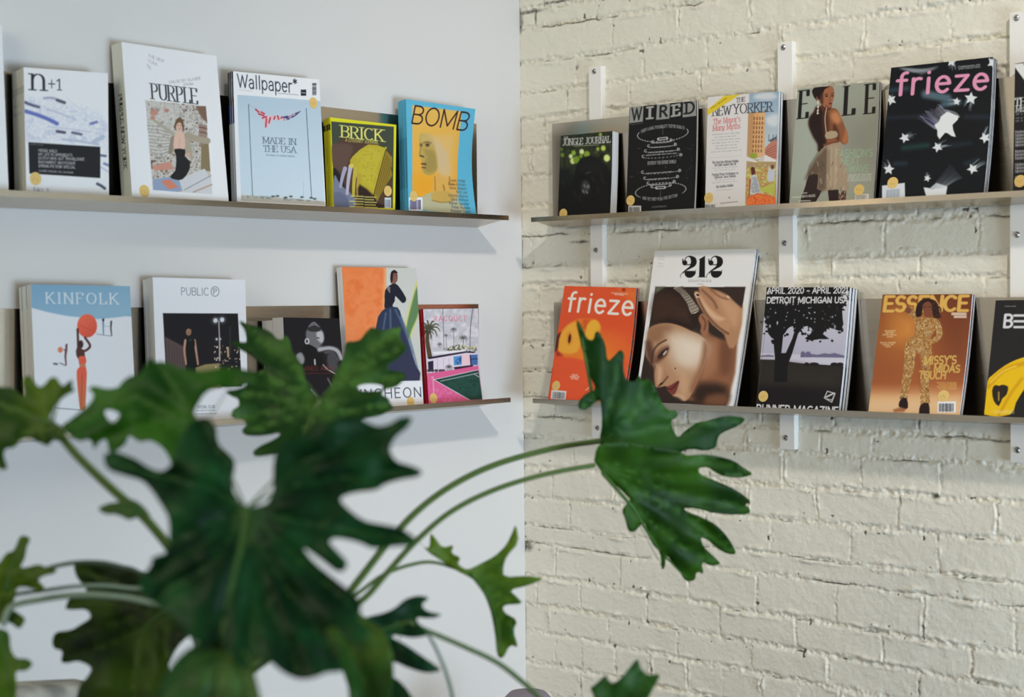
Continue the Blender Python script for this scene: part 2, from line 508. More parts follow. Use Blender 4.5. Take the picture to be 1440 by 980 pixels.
# letters as pen strokes; cap height 1, x-height .7
G = {
    'A': (.76, [[(.02, 0), (.38, 1), (.74, 0)], [(.16, .34), (.60, .34)]]),
    'B': (.66, [[(.06, 0), (.06, 1)], [(.06, 1), (.3, 1)] + arc(.32, .76, .26, .24, 90, -90) + [(.06, .52)], [(.06, .52), (.34, .52)] + arc(.34, .26, .28, .26, 90, -90) + [(.06, 0)]]),
    'C': (.74, [arc(.40, .5, .36, .5, 48, 312, 16)]),
    'D': (.74, [[(.06, 0), (.06, 1)], [(.06, 1), (.26, 1)] + arc(.28, .5, .42, .5, 90, -90, 14) + [(.06, 0)]]),
    'E': (.60, [[(.06, 0), (.06, 1)], [(.06, 1), (.54, 1)], [(.06, .52), (.46, .52)], [(.06, 0), (.56, 0)]]),
    'F': (.56, [[(.06, 0), (.06, 1)], [(.06, 1), (.54, 1)], [(.06, .52), (.44, .52)]]),
    'G': (.78, [arc(.40, .5, .36, .5, 48, 345, 16), [(.44, .44), (.74, .44), (.74, .10)]]),
    'H': (.74, [[(.06, 0), (.06, 1)], [(.68, 0), (.68, 1)], [(.06, .52), (.68, .52)]]),
    'I': (.24, [[(.12, 0), (.12, 1)]]),
    'J': (.46, [[(.36, 1), (.36, .22)] + arc(.2, .2, .16, .2, 0, -150, 8)]),
    'K': (.70, [[(.06, 0), (.06, 1)], [(.62, 1), (.08, .44)], [(.24, .60), (.68, 0)]]),
    'L': (.54, [[(.06, 1), (.06, 0)], [(.06, 0), (.52, 0)]]),
    'M': (.90, [[(.06, 0), (.06, 1)], [(.06, 1), (.45, .12), (.84, 1)], [(.84, 1), (.84, 0)]]),
    'N': (.74, [[(.06, 0), (.06, 1)], [(.06, 1), (.68, 0)], [(.68, 0), (.68, 1)]]),
    'O': (.82, [arc(.41, .5, .37, .5, 0, 360, 22)]),
    'P': (.62, [[(.06, 0), (.06, 1)], [(.06, 1), (.3, 1)] + arc(.30, .74, .27, .26, 90, -90) + [(.06, .48)]]),
    'Q': (.82, [arc(.41, .5, .37, .5, 0, 360, 22), [(.46, .22), (.76, -.08)]]),
    'R': (.68, [[(.06, 0), (.06, 1)], [(.06, 1), (.3, 1)] + arc(.30, .75, .27, .25, 90, -90) + [(.06, .5)], [(.30, .5), (.64, 0)]]),
    'S': (.60, [arc(.30, .74, .24, .26, 40, 270, 12) + arc(.30, .26, .26, .26, 90, -140, 12)[1:]]),
    'T': (.66, [[(.33, 0), (.33, 1)], [(.02, 1), (.64, 1)]]),
    'U': (.74, [[(.07, 1), (.07, .32)] + arc(.37, .32, .30, .32, 180, 360, 12) + [(.67, 1)]]),
    'V': (.72, [[(.02, 1), (.36, 0), (.70, 1)]]),
    'W': (1.04, [[(.02, 1), (.28, 0), (.52, .92), (.76, 0), (1.02, 1)]]),
    'X': (.68, [[(.03, 0), (.65, 1)], [(.03, 1), (.65, 0)]]),
    'Y': (.68, [[(.02, 1), (.34, .48), (.66, 1)], [(.34, .48), (.34, 0)]]),
    'Z': (.64, [[(.04, 1), (.60, 1), (.03, 0), (.62, 0)]]),
    'a': (.56, [[(.08, .56)] + arc(.27, .48, .20, .22, 140, 0, 8) + [(.47, 0)], [(.47, .40)] + arc(.26, .19, .21, .20, 75, 320, 10) + [(.47, .14)]]),
    'b': (.60, [[(.07, 0), (.07, 1.02)], arc(.31, .35, .24, .35, 180, -180, 16)]),
    'c': (.52, [arc(.30, .35, .25, .35, 48, 312, 12)]),
    'd': (.60, [[(.53, 0), (.53, 1.02)], arc(.29, .35, .24, .35, 0, 360, 16)]),
    'e': (.58, [[(.05, .38), (.53, .38)] + arc(.29, .35, .24, .35, 8, 315, 16)]),
    'f': (.38, [[(.15, 0), (.15, .80)] + arc(.31, .80, .16, .20, 180, 75, 6), [(.0, .66), (.34, .66)]]),
    'g': (.60, [arc(.29, .35, .24, .35, 0, 360, 16), [(.53, .7), (.53, -.1)] + arc(.29, -.1, .24, .2, 0, -150, 8)]),
    'h': (.58, [[(.07, 0), (.07, 1.02)], [(.07, .42)] + arc(.29, .44, .22, .26, 160, 0, 8) + [(.51, 0)]]),
    'i': (.22, [[(.11, 0), (.11, .68)], [(.11, .93), (.11, .95)]]),
    'j': (.24, [[(.14, .68), (.14, -.12)] + arc(.0, -.12, .14, .14, 0, -80, 5), [(.14, .93), (.14, .95)]]),
    'k': (.54, [[(.07, 0), (.07, 1.02)], [(.46, .68), (.09, .28)], [(.2, .40), (.50, 0)]]),
    'l': (.22, [[(.11, 0), (.11, 1.02)]]),
    'm': (.86, [[(.07, 0), (.07, .70)], [(.07, .42)] + arc(.25, .46, .18, .24, 160, 0, 7) + [(.43, 0)], [(.43, .42)] + arc(.61, .46, .18, .24, 160, 0, 7) + [(.79, 0)]]),
    'n': (.58, [[(.07, 0), (.07, .70)], [(.07, .42)] + arc(.29, .44, .22, .26, 160, 0, 8) + [(.51, 0)]]),
    'o': (.60, [arc(.30, .35, .25, .35, 0, 360, 18)]),
    'p': (.60, [[(.07, -.3), (.07, .70)], arc(.31, .35, .24, .35, 180, -180, 16)]),
    'q': (.60, [[(.53, -.3), (.53, .70)], arc(.29, .35, .24, .35, 0, 360, 16)]),
    'r': (.38, [[(.07, 0), (.07, .70)], [(.07, .44)] + arc(.27, .46, .20, .24, 165, 65, 6)]),
    's': (.48, [arc(.24, .52, .18, .18, 40, 270, 9) + arc(.24, .17, .20, .17, 90, -140, 9)[1:]]),
    't': (.38, [[(.15, .90), (.15, .18)] + arc(.29, .18, .14, .18, 180, 290, 6), [(.0, .66), (.34, .66)]]),
    'u': (.58, [[(.07, .70), (.07, .26)] + arc(.29, .26, .22, .26, 180, 360, 8), [(.51, .70), (.51, 0)]]),
    'v': (.54, [[(.02, .70), (.27, 0), (.52, .70)]]),
    'w': (.80, [[(.02, .70), (.21, 0), (.40, .64), (.59, 0), (.78, .70)]]),
    'x': (.54, [[(.03, 0), (.51, .70)], [(.03, .70), (.51, 0)]]),
    'y': (.54, [[(.02, .70), (.28, .02)], [(.52, .70), (.20, -.26), (.06, -.28)]]),
    'z': (.52, [[(.04, .68), (.47, .68), (.03, .02), (.50, .02)]]),
    '0': (.66, [arc(.33, .5, .27, .5, 0, 360, 20)]),
    '1': (.46, [[(.06, .80), (.26, 1), (.26, 0)]]),
    '2': (.62, [arc(.30, .72, .25, .28, 165, -35, 10) + [(.04, 0), (.58, 0)]]),
    '3': (.6, [arc(.28, .75, .23, .25, 150, -90, 10) + arc(.28, .25, .26, .25, 90, -150, 10)]),
    '5': (.6, [[(.52, 1), (.14, 1), (.10, .56)] + arc(.28, .32, .26, .32, 110, -140, 12)]),
    '7': (.56, [[(.04, 1), (.54, 1), (.2, 0)]]),
    '+': (.6, [[(.05, .38), (.55, .38)], [(.30, .12), (.30, .64)]]),
    '*': (.44, [[(.22, .72), (.22, 1.06)], [(.06, .80), (.38, .98)], [(.38, .80), (.06, .98)]]),
    "'": (.18, [[(.10, 1), (.07, .78)]]),
    '-': (.5, [[(.05, .4), (.45, .4)]]),
    '.': (.2, [[(.1, 0), (.1, .03)]]),
    '&': (.7, [[(.66, 0), (.2, .7)] + arc(.32, .8, .14, .2, 200, -60, 8) + arc(.28, .24, .24, .24, 110, 330, 10)]),
    '/': (.4, [[(.02, -.05), (.38, 1.05)]]),
    ' ': (.34, []),
}
NOSERIF = set("OCQSeco0*+-'./")


def homography(src, dst):
    A = []
    for (x, y), (u, v) in zip(src, dst):
        A.append([x, y, 1, 0, 0, 0, -u * x, -u * y, -u])
        A.append([0, 0, 0, x, y, 1, -v * x, -v * y, -v])
    _, _, Vt = np.linalg.svd(np.array(A, float))
    return Vt[-1].reshape(3, 3)


def hmap(H, x, y):
    w = H[2, 0] * x + H[2, 1] * y + H[2, 2]
    return (H[0, 0] * x + H[0, 1] * y + H[0, 2]) / w, (H[1, 0] * x + H[1, 1] * y + H[1, 2]) / w


class Art:
    """paints a printed face; drawing coordinates are those of a flat reference quad TL, TR, BR, BL"""

    def __init__(self, quad, U, V):
        self.H = homography([(0, 1), (1, 1), (1, 0), (0, 0)], quad)
        self.Hi = np.linalg.inv(self.H)
        self.U, self.V = U, V
        self.X, self.Y = hmap(self.H, self.U, self.V)
        self.c = np.ones(self.X.shape + (3,)) * 0.9
        self.quad = [np.array(q, float) for q in quad]
        self.o = (0, 0, 1.0)
        self.aa = 0.45

    def k(self, ox, oy, s):
        self.o = (ox, oy, s)

    def m(self, pts):
        return np.array([(self.o[0] + p[0] / self.o[2], self.o[1] + p[1] / self.o[2]) for p in pts], float)

    def win(self, x0, y0, x1, y1):
        ok = (self.X >= x0) & (self.X <= x1) & (self.Y >= y0) & (self.Y <= y1)
        r = np.where(ok.any(1))[0]
        q = np.where(ok.any(0))[0]
        if len(r) == 0 or len(q) == 0:
            return None
        return slice(r[0], r[-1] + 1), slice(q[0], q[-1] + 1)

    def put(self, sl, cov, col):
        if callable(col):
            c = col(self.X[sl], self.Y[sl])
        else:
            c = np.array(col, float) / 255.0
        self.c[sl] = self.c[sl] * (1 - cov[..., None]) + c * cov[..., None]

    def fill(self, col):
        sl = (slice(None), slice(None))
        self.put(sl, np.ones(self.X.shape), col)

    def lg(self, p0, c0, p1, c1):
        a, b = self.m([p0, p1])
        d = b - a
        L = d @ d
        c0, c1 = np.array(c0) / 255.0, np.array(c1) / 255.0

        def f(X, Y):
            t = np.clip(((X - a[0]) * d[0] + (Y - a[1]) * d[1]) / L, 0, 1)[..., None]
            return c0 * (1 - t) + c1 * t
        return f

    def poly(self, pts, col, soft=0.0, a=1.0, smooth=0, noise=None):
        p = self.m(pts)
        if smooth:
            p = np.array(catmull(p, smooth, True))
        pad = soft + 1.5
        sl = self.win(p[:, 0].min() - pad, p[:, 1].min() - pad, p[:, 0].max() + pad, p[:, 1].max() + pad)
        if sl is None:
            return
        X, Y = self.X[sl], self.Y[sl]
        ins = np.zeros(X.shape, bool)
        dist = np.full(X.shape, 1e9)
        n = len(p)
        for i in range(n):
            x0, y0 = p[i]
            x1, y1 = p[(i + 1) % n]
            dx, dy = x1 - x0, y1 - y0
            L = dx * dx + dy * dy + 1e-12
            t = np.clip(((X - x0) * dx + (Y - y0) * dy) / L, 0, 1)
            dist = np.minimum(dist, (X - x0 - t * dx) ** 2 + (Y - y0 - t * dy) ** 2)
            if y0 != y1:
                cr = ((Y >= y0) != (Y >= y1)) & (X < x0 + (Y - y0) * dx / dy)
                ins ^= cr
        sd = np.sqrt(dist) * np.where(ins, 1, -1)
        w = max(self.aa, soft)
        cov = np.clip(0.5 + sd / (2 * w), 0, 1) * a
        if soft:
            cov = cov * cov * (3 - 2 * cov) if a == 1 else cov
        if noise:
            sc, thr, seed = noise
            cov = cov * np.clip((fnoise(X / sc, Y / sc, seed) - thr) * 8 + 0.5, 0, 1)
        self.put(sl, cov, col)

    def rect(self, x0, y0, x1, y1, col, **k):
        self.poly([(x0, y0), (x1, y0), (x1, y1), (x0, y1)], col, **k)

    def ell(self, cx, cy, rx, ry, col, rot=0, soft=0.0, a=1.0):
        n = 22
        cr, sr = math.cos(math.radians(rot)), math.sin(math.radians(rot))
        pts = [(cx + rx * math.cos(t) * cr - ry * math.sin(t) * sr, cy + rx * math.cos(t) * sr + ry * math.sin(t) * cr) for t in [2 * math.pi * i / n for i in range(n)]]
        self.poly(pts, col, soft, a)

    def line(self, pts, w, col, soft=0.0, a=1.0, smooth=0, w1=None):
        p = self.m(pts)
        if smooth:
            p = np.array(catmull(p, smooth))
        w = w / self.o[2] / 2
        w1 = w if w1 is None else w1 / self.o[2] / 2
        pad = max(w, w1) + soft + 1.5
        sl = self.win(p[:, 0].min() - pad, p[:, 1].min() - pad, p[:, 0].max() + pad, p[:, 1].max() + pad)
        if sl is None:
            return
        X, Y = self.X[sl], self.Y[sl]
        best = np.full(X.shape, -1e9)
        n = len(p) - 1
        for i in range(n):
            x0, y0 = p[i]
            dx, dy = p[i + 1] - p[i]
            L = dx * dx + dy * dy + 1e-12
            t = np.clip(((X - x0) * dx + (Y - y0) * dy) / L, 0, 1)
            ww = w + (w1 - w) * (i + t) / n
            best = np.maximum(best, ww - np.sqrt((X - x0 - t * dx) ** 2 + (Y - y0 - t * dy) ** 2))
        wa = max(self.aa, soft)
        self.put(sl, np.clip(0.5 + best / (2 * wa), 0, 1) * a, col)

    def text(self, s, p0, p1, h, col, pen=(.06, .06), serif=False, slant=0.0, gap=.10, a=1.0, up=None, shapes=None):
        """s set from p0 to p1 along its baseline, cap height h, in crop coordinates"""
        q0, q1 = self.m([p0, p1])
        h = h / self.o[2]
        adv = []
        x = 0
        for ch in s:
            g = G.get(ch, G[' '])
            adv.append(x)
            x += g[0] + gap
        tot = max(x - gap, .01)
        ex = (q1 - q0) / tot
        if up is None:
            lft = (self.quad[0] - self.quad[3] + self.quad[1] - self.quad[2]) / 2
            up = lft / np.hypot(*lft)
        ey = np.array(up) * h + ex * slant
        M = np.linalg.inv(np.array([ex, ey]).T)
        sx, sy = np.hypot(*ex), h
        pa, pb = pen
        for ch, ax in zip(s, adv):
            g = G.get(ch, G[' '])
            st = [list(t) for t in g[1]]
            if serif and ch not in NOSERIF:
                ends = {}
                for t in st:
                    for q, r in ((t[0], t[1]), (t[-1], t[-2])):
                        if abs(q[1] - r[1]) > .25 and min(abs(q[1]), abs(q[1] - 1), abs(q[1] - .7), abs(q[1] + .3)) < .05:
                            ends[q] = 1
                sw = .17 if serif is True else serif
                for q in ends:
                    if q[1] == .7:
                        st.append([(q[0] - sw, q[1]), (q[0], q[1])])
                    else:
                        st.append([(q[0] - sw, q[1]), (q[0] + sw, q[1])])
                if ch in 'EFTLZ':
                    for t in g[1][1:]:
                        xe = t[-1][0]
                        if t[-1][1] in (0, 1) and ch != 'Z':
                            dy = .2 if t[-1][1] == 0 else -.2
                            st.append([(xe, t[-1][1]), (xe + .01, t[-1][1] + dy)])
                            if ch == 'T':
                                st.append([(t[0][0], 1), (t[0][0] - .01, .8)])
            if not st:
                continue
            al = np.array([q for t in st for q in t])
            lo_, hi_ = al.min(0) - (pa + .15, pb + .15), al.max(0) + (pa + .15, pb + .15)
            cs = np.array([q0 + ex * (ax + X) + ey * Y for X in (lo_[0], hi_[0]) for Y in (lo_[1], hi_[1])])
            sl = self.win(cs[:, 0].min() - .8, cs[:, 1].min() - .8, cs[:, 0].max() + .8, cs[:, 1].max() + .8)
            if sl is None:
                continue
            dX, dY = self.X[sl] - q0[0], self.Y[sl] - q0[1]
            lx = M[0, 0] * dX + M[0, 1] * dY - ax
            ly = M[1, 0] * dX + M[1, 1] * dY
            best = np.full(lx.shape, -1e9)
            for t in st:
                for i in range(len(t) - 1):
                    x0, y0 = t[i]
                    dx, dy = (t[i + 1][0] - x0) / pa, (t[i + 1][1] - y0) / pb
                    ux, uy = (lx - x0) / pa, (ly - y0) / pb
                    L = dx * dx + dy * dy + 1e-12
                    tt = np.clip((ux * dx + uy * dy) / L, 0, 1)
                    rx, ry = ux - tt * dx, uy - tt * dy
                    dd = np.sqrt(rx * rx + ry * ry) + 1e-6
                    gr = np.sqrt((rx / dd / (pa * sx)) ** 2 + (ry / dd / (pb * sy)) ** 2) + 1e-6
                    best = np.maximum(best, (1 - dd) / gr)
            cov = np.clip(0.5 + best / (2 * self.aa), 0, 1) * a
            self.put(sl, cov, col)

    def barcode(self, x0, y0, x1, y1, n=14, seed=1, bg=(240, 240, 242), fg=(60, 62, 70), vert=False):
        r = random.Random(seed)
        self.rect(x0, y0, x1, y1, bg)
        for i in range(n):
            if vert:
                y = y0 + (y1 - y0) * (.06 + .88 * i / n)
                self.line([(x0 + (x1 - x0) * .1, y), (x0 + (x1 - x0) * .9, y)], (y1 - y0) / n * r.uniform(.3, .8), fg)
            else:
                x = x0 + (x1 - x0) * (.10 + .82 * i / n)
                self.line([(x, y0 + (y1 - y0) * .22), (x, y0 + (y1 - y0) * .88)], (x1 - x0) / n * r.uniform(.3, .8), fg)

    def fineprint(self, x, y, w, n, dy, col, slope=0.0, a=.8, seed=3, align='l', lw=None):
        """lines of print too small to read"""
        r = random.Random(seed)
        for i in range(n):
            wi = w * r.uniform(.7, 1)
            xx = x if align == 'l' else (x + (w - wi) / 2 if align == 'c' else x + w - wi)
            end = xx + wi
            yy = y + i * dy
            while xx < end:
                q = r.uniform(.05, .16) * w
                q = min(q, end - xx)
                self.line([(xx, yy + slope * (xx - x)), (xx + q, yy + slope * (xx + q - x))], lw or dy * .45, col, a=a * r.uniform(.7, 1))
                xx += q + w * .055

    def mottle(self, pts, cols, sc, seed=1, soft=.6, smooth=0, a=1.0):
        """patches of several inks, like a busy photograph"""
        cs = np.array(cols, float) / 255.0

        def f(X, Y):
            t = np.clip((fnoise(X / sc, Y / sc, seed) - .22) / .56, 0, .999) * (len(cs) - 1)
            i = t.astype(int)
            fr = (t - i)[..., None]
            return cs[i] * (1 - fr) + cs[i + 1] * fr
        self.poly(pts, f, soft=soft, smooth=smooth, a=a)

    def result(self, grain=.012, seed=1):
        n = np.random.RandomState(seed).rand(*self.X.shape)[..., None] - .5
        return lin(np.clip(self.c + n * grain, 0.03, .95))

# ------------------------------------------------------------------ the covers
ART = {}
INK = (28, 30, 36)


def cover(name):
    def d(f):
        ART[name] = f
        return f
    return d


@cover('n+1')
def _(c):
    c.k(0, 30, 3.77)
    W_ = (237, 238, 241)
    c.fill(W_)
    lav = [(225, 228, 240), (200, 206, 228), (232, 234, 240)]
    c.mottle([(135, 400), (330, 430), (520, 480), (575, 560), (575, 700), (535, 660), (140, 640), (130, 520)], [W_, (222, 225, 238), W_, (206, 210, 230), W_], 9, 3, soft=6)
    for pts, w, col in (([(135, 432), (170, 446), (205, 456)], 15, (74, 78, 112)), ([(133, 478), (200, 500), (255, 522), (300, 545)], 20, (92, 108, 186)),
                        ([(232, 410), (275, 408), (340, 430)], 12, (160, 164, 190)), ([(300, 420), (340, 434)], 14, (70, 72, 92)),
                        ([(300, 586), (340, 592)], 14, (62, 62, 84)), ([(380, 592), (430, 602)], 11, (74, 76, 104)), ([(480, 545), (512, 536)], 13, (104, 112, 176)),
                        ([(245, 470), (300, 485), (390, 520)], 5, (176, 182, 210)), ([(250, 560), (380, 575), (480, 590)], 4, (190, 194, 220)),
                        ([(330, 628), (430, 640), (520, 655)], 10, (186, 190, 212)), ([(495, 640), (545, 615)], 22, (186, 198, 216)),
                        ([(530, 712), (560, 716)], 11, (72, 78, 120)), ([(552, 756), (578, 766)], 12, (112, 122, 180)), ([(535, 775), (575, 800)], 6, (180, 186, 214)),
                        ([(515, 862), (535, 872), (555, 886)], 14, (56, 60, 84)), ([(150, 430), (300, 480)], 4, (200, 204, 224)), ([(345, 400), (480, 520)], 3, (214, 218, 232))):
        c.line(pts, w, col, soft=1.0, a=.9, smooth=4)
    c.text('n', (162, 364), (240, 368), 122, (38, 42, 60), (.052, .024), .12)
    c.text('+', (252, 362), (292, 364), 80, (38, 42, 60), (.03, .035))
    c.text('1', (296, 364), (326, 366), 58, (38, 42, 60), (.05, .035), True)
    c.poly([(150, 643), (531, 668), (531, 832), (155, 808)], (34, 34, 38))
    for i, s in enumerate(("HOGG WILD", "MY LIFE IN AFROBEATS", "DUTCH WIFE GUT TRAVELOGUE", "BUCHAREST GROTESQUE", "SPRING FICTION SPECIAL")):
        c.text(s, (203, 692 + i * 20.5), (203 + (96, 178, 242, 194, 194)[i], 697 + i * 21.2), 13, (226, 226, 228), (.07, .075))
    c.fineprint(160, 654, 90, 1, 8, (170, 170, 174), .06)
    c.text("CLAIRE MESSUD ON J M HAHN", (205, 797), (386, 808), 9, (210, 210, 214), (.06, .06))
    c.text("FALL 24", (178, 905), (265, 912), 24, (96, 110, 140), (.05, .05))


@cover('purple')
def _(c):
    c.k(150, 50, 3.92)
    c.fill((238, 239, 242))
    for i, s in enumerate(("THE NEW", "YORK", "ISSUE")):
        c.text(s, (232 - i * 4, 118 + i * 26), (318 - i * 36, 148 + i * 26 - i * 6), 17, (150, 152, 158), (.03, .03))
    c.text("CHLOE BY OLIVIER", (345, 262), (518, 240), 14, (130, 132, 138), (.03, .03))
    c.text("ZAHM", (424, 272), (478, 270), 13, (130, 132, 138), (.03, .03))
    c.text("PURPLE", (250, 344), (504, 374), 84, (46, 46, 52), (.075, .02), True)
    P = [(214, 352), (547, 384), (582, 874), (256, 850)]
    c.mottle(P, [(138, 128, 118), (196, 194, 188), (158, 150, 140), (222, 221, 218), (190, 182, 172), (206, 204, 200), (150, 120, 106), (96, 88, 82)], 4.5, 5, soft=.5)
    c.poly([(214, 352), (390, 370), (350, 640), (236, 650)], (214, 213, 208), a=.45)
    for i in range(9):
        c.line([(224 + i * 3, 490 + i * 19), (300, 498 + i * 19), (352, 520 + i * 14)], 4, (140, 134, 124), a=.8)
    for (x, y, r_) in ((262, 420, 22), (330, 408, 14), (255, 450, 14)):
        c.ell(x, y, r_, r_ * .8, (196, 132, 112), a=.8)
    c.poly([(490, 385), (547, 386), (556, 480), (520, 440)], (128, 100, 84))
    c.poly([(508, 480), (550, 490), (555, 610), (512, 610)], (160, 136, 124))
    for i in range(4):
        c.line([(512, 500 + i * 26), (552, 508 + i * 26)], 5, (96, 66, 56))
    c.poly([(522, 600), (562, 588), (572, 745), (520, 735)], (140, 124, 92))
    c.poly([(250, 715), (352, 690), (372, 735), (264, 742)], (206, 148, 130))
    c.poly([(256, 790), (360, 775), (430, 820), (400, 862), (258, 850)], (150, 166, 196))
    c.poly([(300, 800), (350, 790), (398, 836), (340, 846)], (214, 136, 110))
    c.poly([(400, 790), (540, 730), (580, 800), (582, 874), (420, 862)], (212, 212, 216))
    c.line([(430, 850), (575, 770)], 5, (150, 150, 156))
    c.line([(480, 862), (580, 820)], 8, (190, 160, 140))
    c.poly([(378, 540), (362, 560), (352, 630), (372, 640), (446, 650), (470, 690), (476, 640), (462, 560), (540, 580), (556, 560), (440, 538)], (176, 166, 148), smooth=3)
    c.line([(446, 546), (500, 566), (556, 576)], 34, (172, 160, 140), smooth=3)
    c.line([(380, 548), (330, 510), (262, 462)], 24, (178, 170, 154), smooth=3, w1=14)
    c.line([(366, 560), (352, 640)], 22, (150, 138, 120), smooth=3)
    c.poly([(378, 536), (372, 620), (430, 624), (428, 540), (404, 520)], (226, 190, 172), smooth=3)
    c.ell(402, 494, 20, 27, (222, 180, 160))
    c.line([(394, 490), (398, 490)], 3, (90, 60, 50))
    c.line([(408, 492), (413, 492)], 3, (90, 60, 50))
    c.line([(400, 508), (407, 509)], 3, (170, 90, 84))
    c.poly([(380, 470), (400, 446), (420, 460), (428, 500), (422, 530), (416, 490), (404, 474), (386, 486), (380, 520), (374, 500)], (112, 84, 64), smooth=3)
    c.line([(404, 560), (402, 610)], 2, (200, 160, 144))
    c.ell(448, 652, 12, 10, (214, 172, 150))
    c.poly([(374, 622), (434, 624), (432, 660), (458, 690), (456, 740), (420, 790), (378, 792), (350, 775), (380, 740), (384, 660)], (36, 36, 38), smooth=2)


@cover('wallpaper')
def _(c):
    c.k(310, 80, 4.084)
    c.fill((240, 240, 244))
    c.poly([(95, 214), (574, 250), (598, 826), (118, 790)], c.lg((300, 220), (186, 206, 222), (340, 800), (208, 223, 234)))
    c.poly([(100, 330), (330, 420), (420, 560), (300, 780), (118, 700)], (204, 220, 231), soft=20, a=.5)
    c.poly([(118, 790), (598, 828), (600, 850), (118, 826)], (196, 193, 184))
    c.poly([(118, 794), (300, 800), (420, 812), (598, 830), (598, 836), (118, 808)], (150, 156, 150), noise=(4, .5, 3))
    for x, y in ((300, 800), (325, 798), (372, 806), (402, 800), (466, 804), (520, 808), (540, 814)):
        c.ell(x, y, 11, 6, (92, 106, 104))
    c.text("Wallpaper*", (98, 170), (441, 205), 72, (38, 44, 62), (.05, .05))
    c.line([(330, 206), (446, 216)], 2.2, (120, 124, 134))
    c.line([(108, 186), (180, 194)], 1.4, (170, 172, 180))
    c.rect(460, 186, 491, 220, (34, 38, 50))
    c.line([(466, 203), (486, 205)], 4, (190, 196, 204))
    c.barcode(526, 148, 551, 226, 12, 2, vert=True)
    c.line([(160, 268), (183, 796)], 3.4, (74, 84, 98))
    c.line([(491, 292), (522, 806)], 3.4, (74, 84, 98))
    c.line([(476, 718), (474, 800)], 1.6, (166, 184, 196))
    c.line([(160, 268), (196, 292)], 1.2, (150, 160, 172))
    c.poly([(192, 292), (214, 298), (262, 332), (300, 330), (352, 336), (400, 326), (466, 303), (440, 326), (400, 352), (352, 362), (300, 356), (284, 380), (266, 404), (252, 390), (240, 356), (214, 322)], (226, 198, 204), smooth=3)
    red = (190, 66, 84)
    for p, q in (((200, 296), (218, 312)), ((218, 322), (246, 332)), ((240, 345), (262, 338)), ((262, 350), (258, 396)), ((276, 372), (284, 344)), ((310, 338), (306, 352)), ((326, 334), (332, 352)), ((232, 312), (250, 322)), ((346, 346), (352, 340))):
        c.line([p, q], 9, red)
    c.poly([(356, 338), (400, 328), (464, 304), (432, 332), (396, 354), (360, 360)], (66, 72, 124), noise=(3, .42, 6))
    c.text("MADE IN", (243, 490), (432, 500), 36, (76, 92, 116), (.055, .022), True)
    c.text("THE USA", (246, 538), (432, 546), 36, (76, 92, 116), (.055, .022), True)
    c.text("The States of creative America", (258, 562), (424, 570), 10, (112, 128, 150), (.05, .05))
    c.rect(88, 214, 96, 830, (240, 240, 244))


@cover('brick')
def _(c):
    c.k(310, 80, 4.084)
    c.fill((222, 218, 42))
    P = [(636, 372), (996, 402), (990, 868), (654, 862)]
    c.poly(P, (66, 74, 62))
    c.poly([(650, 520), (700, 470), (900, 500), (985, 560), (988, 868), (654, 862), (648, 640)], (84, 62, 52))
    c.poly([(640, 520), (690, 505), (760, 520), (740, 600), (700, 660), (650, 640)], (98, 76, 66), smooth=3, soft=2)
    c.poly([(650, 650), (690, 690), (720, 780), (700, 820), (660, 790)], (34, 30, 36), smooth=3, soft=2)
    c.poly([(654, 690), (690, 740), (760, 800), (770, 862), (654, 862)], (122, 128, 152), smooth=3, soft=1.2)
    c.poly([(656, 780), (720, 800), (740, 862), (656, 862)], (104, 110, 136), smooth=2, soft=2)
    c.poly([(760, 580), (850, 510), (940, 528), (952, 545), (880, 800), (800, 740), (770, 660), (745, 620)], (188, 172, 52), smooth=2)
    c.mottle([(780, 580), (850, 520), (935, 540), (880, 770), (810, 720)], [(176, 158, 40), (204, 190, 70), (186, 170, 50)], 5, 8, soft=4, a=.7)
    c.poly([(952, 545), (986, 585), (986, 690), (930, 780), (900, 835), (880, 800)], (150, 128, 46), smooth=1)
    for i in range(5):
        c.line([(955 + i * 7, 570 + i * 12), (895 + i * 10, 790 + i * 8)], 3, (92, 74, 34), a=.8)
    c.line([(950, 540), (880, 800)], 4, (60, 46, 28))
    for x0, y0, x1, y1, col in ((716, 650, 690, 752, (168, 166, 190)), (748, 640, 728, 790, (186, 182, 204)), (776, 650, 764, 800, (196, 178, 70)), (798, 690, 790, 800, (186, 160, 62))):
        c.line([(x0, y0), ((x0 + x1) / 2 - 3, (y0 + y1) / 2), (x1, y1)], 24, col, smooth=4, w1=15)
    c.ell(752, 634, 14, 12, (212, 200, 100))
    c.poly([(800, 740), (880, 800), (900, 840), (960, 862), (800, 862), (790, 800)], (52, 36, 32), smooth=2, soft=2)
    c.text("BRICK", (694, 466), (936, 492), 70, (232, 226, 120), (.07, .03), True)
    c.text("A LITERARY JOURNAL", (718, 492), (908, 508), 17, (228, 222, 110), (.06, .05))
    for i, (x, w) in enumerate(((752, 70), (770, 52), (742, 80), (766, 54), (744, 76))):
        c.line([(x, 803 + i * 14), (x + w, 805 + i * 14)], 6, (214, 206, 110), a=.85)
        c.line([(830, 808 + i * 14), (830 + (62, 50, 66, 60, 70)[i], 810 + i * 14)], 6, (214, 206, 110), a=.85)
    c.barcode(943, 812, 980, 868, 8, 4, bg=(214, 220, 228), fg=(120, 130, 150))
    c.line([(984, 645), (986, 670)], 6, (60, 56, 30))


